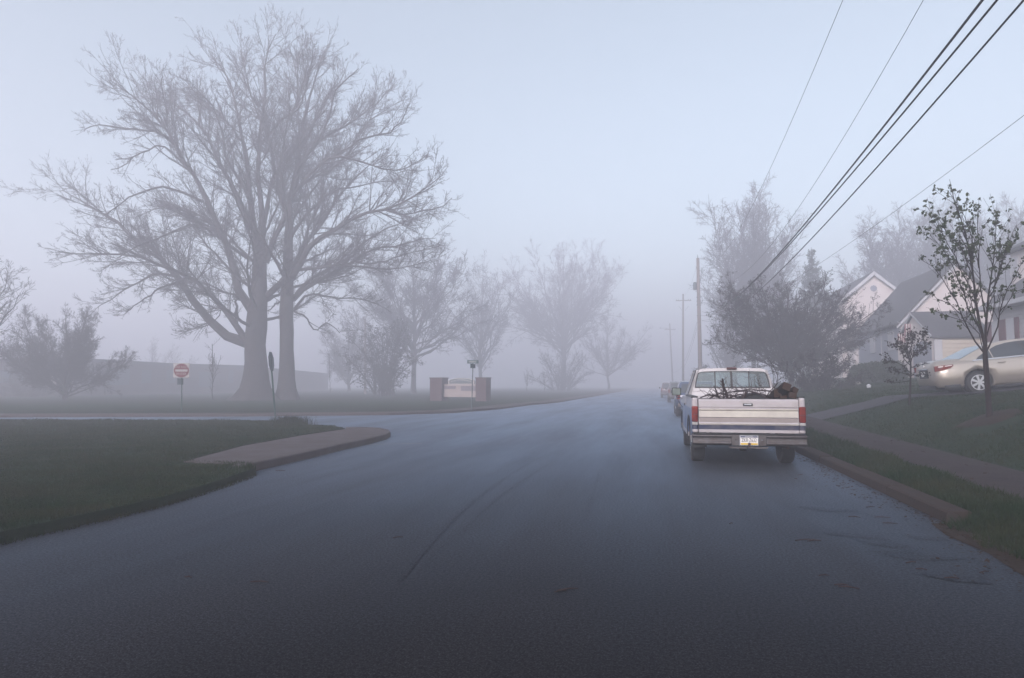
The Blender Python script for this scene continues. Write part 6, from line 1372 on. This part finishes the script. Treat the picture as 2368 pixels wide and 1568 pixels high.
def sedan():
    d = 19.5; wc = PD(2268, 911, d)                # foot of the right rear wheel
    pitch = R_(5.5)
    root = thing('silver_sedan', 'silver sedan parked nose up on the sloping driveway', 'car', (0, 0, 0), world=False)
    ra, fa, W, wr = 1.08, 3.86, 0.91, 0.33
    body = loft_body('body', [(0.0, 0.60, 0.42, 0.72, 0.80), (0.03, 0.74, 0.34, 0.86, 0.97), (0.10, 0.83, 0.27, 0.90, 1.035), (0.35, 0.88, 0.23, 0.92, 1.055), (0.7, 0.90, 0.22, 0.94, 1.06), (1.08, 0.91, 0.22, 0.95, 1.04), (1.6, 0.91, 0.20, 0.955, 1.0), (2.3, 0.91, 0.19, 0.945, 0.99), (3.0, 0.91, 0.19, 0.93, 0.97), (3.5, 0.905, 0.20, 0.91, 0.96), (3.9, 0.90, 0.21, 0.86, 0.93), (4.3, 0.86, 0.22, 0.78, 0.86), (4.6, 0.78, 0.24, 0.70, 0.76), (4.75, 0.62, 0.30, 0.60, 0.64), (4.8, 0.45, 0.36, 0.52, 0.55)], M['silver'], root)
    cut_arches(body, (ra, fa), 0.375, 0.34, 0.62)
    for yc in (ra, fa):
        for s in (-1, 1): MB().lathe([(0.372, 0), (0.372, 0.02)], (s * 0.60, yc, 0.34), 'x', 30).build('wheel_well', M['black'], root)
    gh, xw = greenhouse(root, [(0.62, 0.98), (1.02, 1.17), (1.45, 1.35), (1.8, 1.435), (2.2, 1.468), (2.6, 1.462), (3.0, 1.41), (3.4, 1.27), (3.95, 0.96), (2.2, 0.93), (1.2, 0.95)], 0.80, 0.56, 0.95, 1.47, M['silver'])
    for s in (-1, 1):
        w0 = side_patch(root, 'side_window', [(1.13, 0.985), (1.20, 1.055), (1.47, 1.205), (1.52, 1.225), (1.56, 0.995)], xw, s, M['glass_dark'])
        side_patch(root, 'side_window', [(1.59, 0.995), (1.555, 1.24), (1.75, 1.33), (2.0, 1.385), (2.28, 1.405), (2.50, 1.00)], xw, s, M['glass_dark'])
        side_patch(root, 'side_window', [(2.62, 1.00), (2.42, 1.408), (2.7, 1.395), (2.95, 1.345), (3.3, 1.20), (3.62, 1.03), (3.60, 1.0)], xw, s, M['glass_dark'])
        side_patch(root, 'pillar', [(2.50, 1.00), (2.28, 1.405), (2.42, 1.408), (2.62, 1.00)], xw, s, M['black'], 0.005)
        side_patch(root, 'window_trim', [(1.02, 0.955), (1.03, 0.982), (3.64, 0.998), (3.62, 0.972)], xw, s, M['chrome'], 0.024, 0.05)
        # door seams and handles, lamps
        for pts in ([(1.02, 0.94), (1.12, 0.80), (1.30, 0.66), (1.42, 0.62)], [(2.55, 0.96), (2.66, 0.75), (2.66, 0.45), (2.62, 0.28)]):
            xb = lambda z: W * (1.0 if z < 0.7 else 1 - 0.08 * (z - 0.7) / 0.25)
            MB().tube([(s * (xb(z) - 0.004), y, z) for y, z in pts], 0.006, 5).build('door_seam', M['black'], root)
        for yy in (1.62, 2.78):
            MB().tube([(s * 0.893, yy, 0.845), (s * 0.925, yy + 0.03, 0.85), (s * 0.925, yy + 0.17, 0.852), (s * 0.893, yy + 0.20, 0.852)], 0.011, 6).build('door_handle', M['silver'], root)
        def lamp(nm, pl, m, out):
            xb = lambda y, z: (0.755 + 0.125 * min(1, max(0, (y + 0.02) / 0.30)) ** 0.6) + out
            V = [(s * xb(y, z), y, z) for y, z in pl] + [(s * (xb(y, z) - 0.10), y + 0.01, z) for y, z in pl]; n = len(pl)
            mb = MB(); mb.v = V; mb.f = [tuple(range(n)), tuple(range(2 * n - 1, n - 1, -1))] + [(i, (i + 1) % n, n + (i + 1) % n, n + i) for i in range(n)]; return mb.build(nm, m, root)
        lamp('tail_light', [(0.02, 0.74), (0.20, 0.765), (0.42, 0.82), (0.49, 0.885), (0.47, 0.91), (0.25, 0.905), (0.02, 0.895)], M['red_lens'], 0.012)
        lamp('tail_light_highlight', [(0.10, 0.845), (0.44, 0.875), (0.45, 0.895), (0.10, 0.885)], M['lens_highlight'], 0.030)  # pale strip painted as the highlight along the lamp's upper edge
        MB().tube([(s * 0.89, 3.3, 1.0), (s * 1.0, 3.28, 1.05)], 0.03, 8).lathe([(0.03, -0.11), (0.09, -0.06), (0.10, 0.04), (0.04, 0.10)], (s * 1.0, 3.26, 1.06), 'x', 14).build('wing_mirror', M['silver'], root)
        wheel(root, s * 0.80, ra, wr, 0.20, s, 7); wheel(root, s * 0.80, fa, wr, 0.20, s, 7)
        MB().box(*sorted((s * 0.80, s * 0.895)), 0.20, 0.62, 0.20, 0.33).build('lower_trim', M['black'], root, bevel=0.03); MB().box(*sorted((s * 0.80, s * 0.885)), 1.5, 3.45, 0.14, 0.215).build('sill', M['black'], root, bevel=0.02)
    # rear face: glass, boot lid recess, plate, badge
    def rear(nm, pl, m, up=0.006):
        V = []; 
        for x, t in pl: y, z = 0.66 + (1.48 - 0.66) * t, 1.005 + (1.365 - 1.005) * t; V.append((x, y - up * 0.5, z + up))
        V += [(x, y + 0.01, z - 0.02) for x, y, z in V]; n = len(pl); mb = MB(); mb.v = V; mb.f = [tuple(range(n)), tuple(range(2 * n - 1, n - 1, -1))] + [(i, (i + 1) % n, n + (i + 1) % n, n + i) for i in range(n)]; return mb.build(nm, m, root)
    rear('rear_window', [(-0.68, 0.06), (0.68, 0.06), (0.66, 0.3), (0.56, 0.92), (0, 0.985), (-0.56, 0.92), (-0.66, 0.3)], M['rear_glass'], 0.012)
    MB().box(-0.32, 0.32, -0.022, 0.02, 0.55, 0.80).build('plate_recess', M['black'], root, bevel=0.01)
    MB().box(-0.155, 0.155, -0.032, -0.0225, 0.60, 0.75).build('licence_plate', M['plate_white'], root, bevel=0.005); MB().box(-0.36, 0.36, -0.034, -0.01, 0.805, 0.835).build('boot_trim', M['chrome'], root, bevel=0.008)
    MB().tube([(0.055 * math.cos(t), -0.003 + 0.01, 0.905 + 0.038 * math.sin(t)) for t in np.linspace(0, 2 * math.pi, 17)], 0.006, 5).build('badge', M['chrome'], root)
    MB().box(-0.62, 0.62, 0.03, 0.3, 0.20, 0.34).build('rear_valance', M['black'], root, bevel=0.02); MB().box(-0.6, 0.6, 0.3, 4.4, 0.17, 0.3).build('underbody', M['black'], root)
    # place: heading +X, pitched nose up, right rear wheel foot at wc
    Mr = Matrix.Rotation(R_(-90), 4, 'Z') @ Matrix.Rotation(pitch, 4, 'X'); foot = Mr @ Vector((0.9, ra, 0)); loc = Vector(wc) - foot
    root.location = loc; root.rotation_euler = Mr.to_euler()
    return loc
M['rear_glass'] = mat('rear_glass', (0.10, 0.15, 0.19), 0.08, spec=1.0)
M['lens_highlight'] = mat('lens_highlight', (0.7, 0.62, 0.60), 0.15, coat=0.8)
sedan()

# ------------------------------------------------------------------ cars ahead of the pickup
def suv(label, x_left_px, d, h_, wd, paint, seed, kind='parked_car', cat='car'):
    p = PD(x_left_px, 905, d); root = thing(kind, label, cat, (p[0] + wd / 2 + 0.02, p[1], 0), world=False, group='cars parked along the right kerb'); W = wd / 2
    body = loft_body('body', [(0, W * 0.86, 0.5, 0.92, 1.0), (0.04, W * 0.95, 0.42, 0.98, 1.06), (0.25, W * 0.99, 0.36, 1.0, 1.08), (1.0, W, 0.34, 1.0, 1.08), (2.4, W, 0.33, 0.99, 1.06), (3.4, W, 0.34, 0.97, 1.05), (4.2, W * 0.97, 0.36, 0.93, 1.0), (4.6, W * 0.85, 0.42, 0.85, 0.88)], M[paint], root)
    cut_arches(body, (0.95, 3.75), 0.42, 0.38, W * 0.62)
    gh, xw = greenhouse(root, [(0.10, 1.03), (0.30, h_ * 0.97), (0.7, h_), (2.4, h_ * 0.995), (2.8, h_ * 0.96), (3.5, 1.04), (1.5, 0.98)], W * 0.93, W * 0.76, 1.0, h_, M[paint])
    yb = lambda z: 0.10 + 0.20 * (z - 1.03) / (h_ * 0.97 - 1.03)
    pl = [(-xw(1.1) * 0.86, 1.10), (xw(1.1) * 0.86, 1.10), (xw(h_ - .12) * 0.86, h_ - 0.14), (-xw(h_ - .12) * 0.86, h_ - 0.14)]; V = [(x, yb(z) - 0.012, z) for x, z in pl] + [(x, yb(z) + 0.02, z) for x, z in pl]
    MB().add(V, [(0, 1, 2, 3), (7, 6, 5, 4), (0, 4, 5, 1), (1, 5, 6, 2), (2, 6, 7, 3), (3, 7, 4, 0)]).build('rear_window', M['glass_dark'], root)
    for s in (-1, 1):
        side_patch(root, 'side_window', [(0.42, 1.08), (0.55, h_ - 0.13), (1.35, h_ - 0.12), (1.35, 1.08)], xw, s, M['glass_dark']); side_patch(root, 'side_window', [(1.45, 1.08), (1.45, h_ - 0.12), (2.35, h_ - 0.13), (3.0, 1.08)], xw, s, M['glass_dark'])
        MB().box(*sorted((s * W * 0.80, s * W * 0.975)), -0.015, 0.12, 0.80, 1.06).build('tail_light', M['red_lens'], root, bevel=0.02)
        MB().box(*sorted((s * (W + 0.01), s * (W + 0.17))), 2.75, 2.83, 1.03, 1.2).build('wing_mirror', M['black'], root, bevel=0.03)
        wheel(root, s * (W - 0.13), 0.95, 0.36, 0.24, s); wheel(root, s * (W - 0.13), 3.75, 0.36, 0.24, s)
    MB().box(-W * 0.93, W * 0.93, -0.07, 0.05, 0.42, 0.62).build('rear_bumper', M['bumper'], root, bevel=0.03); MB().box(-0.16, 0.16, -0.082, -0.071, 0.66, 0.81).build('licence_plate', M['plate_white'], root)
    MB().box(-W * 0.7, W * 0.7, 0.2, 4.3, 0.28, 0.45).build('underbody', M['black'], root)
suv('dark blue car parked directly ahead of the white pickup', 1561, 31.0, 1.62, 1.86, 'navy_paint', 1)
suv('misty grey car parked beyond the dark blue one', 1543, 56.0, 1.72, 1.86, 'grey_paint', 2)
suv('farthest faint parked car, almost lost in fog', 1527, 76.0, 1.70, 1.86, 'maroon_paint', 3)

# ------------------------------------------------------------------ litter on the road
lr = random.Random(17)
LIT = [(648, 1088, 0.16), (1312, 1362, 0.16), (1296, 1366, 0.1), (435, 1334, 0.06), (1970, 1098, 0.12), (1860, 1248, 0.2), (1882, 1250, 0.14), (1975, 1195, 0.12), (1962, 1358, 0.14), (1945, 1352, 0.1), (2012, 1172, 0.12), (2040, 1196, 0.16), (1905, 1330, 0.08), (2200, 1336, 0.1), (2275, 1322, 0.1), (920, 1242, 0.1), (600, 1345, 0.14), (1690, 1210, 0.05), (2058, 1210, 0.14), (2106, 1300, 0.1), (1850, 1098, 0.1), (2130, 1316, 0.08)]
for i, (x, y, L) in enumerate(LIT):
    p = G(x, y, 0.008); a = lr.uniform(-0.5, 0.5) + 0.2; dx, dy = math.cos(a) * L / 2, math.sin(a) * L / 2
    mb = MB().tube([(p[0] - dx, p[1] - dy, 0.007), (p[0] + dx * 0.1, p[1] + dy * 0.1 + 0.006, 0.012), (p[0] + dx, p[1] + dy, 0.007)], [0.004, 0.005, 0.003], 5)
    side_ = 'on the left half of the road' if x < 1180 else ('in the middle of the road' if x < 1750 else 'scattered on the road near the right kerb')
    tag(mb.build('fallen_twig', M['twig_red']), 'small fallen twig ' + side_, 'twig', 'fallen twigs on the asphalt, ' + side_)

# ------------------------------------------------------------------ haze
hz = MB().box(-700, 700, -110, 690, -1.1, 37.0); ho = hz.build('haze', M['black']); ho.data.materials.clear()
hm = bpy.data.materials.new('haze'); hm.use_nodes = True; n = hm.node_tree; n.nodes.clear(); o = n.nodes.new('ShaderNodeOutputMaterial'); v = n.nodes.new('ShaderNodeVolumePrincipled')
v.inputs['Color'].default_value = (0.945, 0.94, 1.0, 1); v.inputs['Density'].default_value = HAZE_DENSITY; v.inputs['Anisotropy'].default_value = 0.25
v.inputs['Density Attribute'].default_value = ''
n.links.new(v.outputs[0], o.inputs['Volume']); ho.data.materials.append(hm); ho['kind'] = 'stuff'; ho['label'] = 'morning fog filling the street'; ho['category'] = 'fog'
for ob in sc.objects:
    if '_world' in ob: del ob['_world']
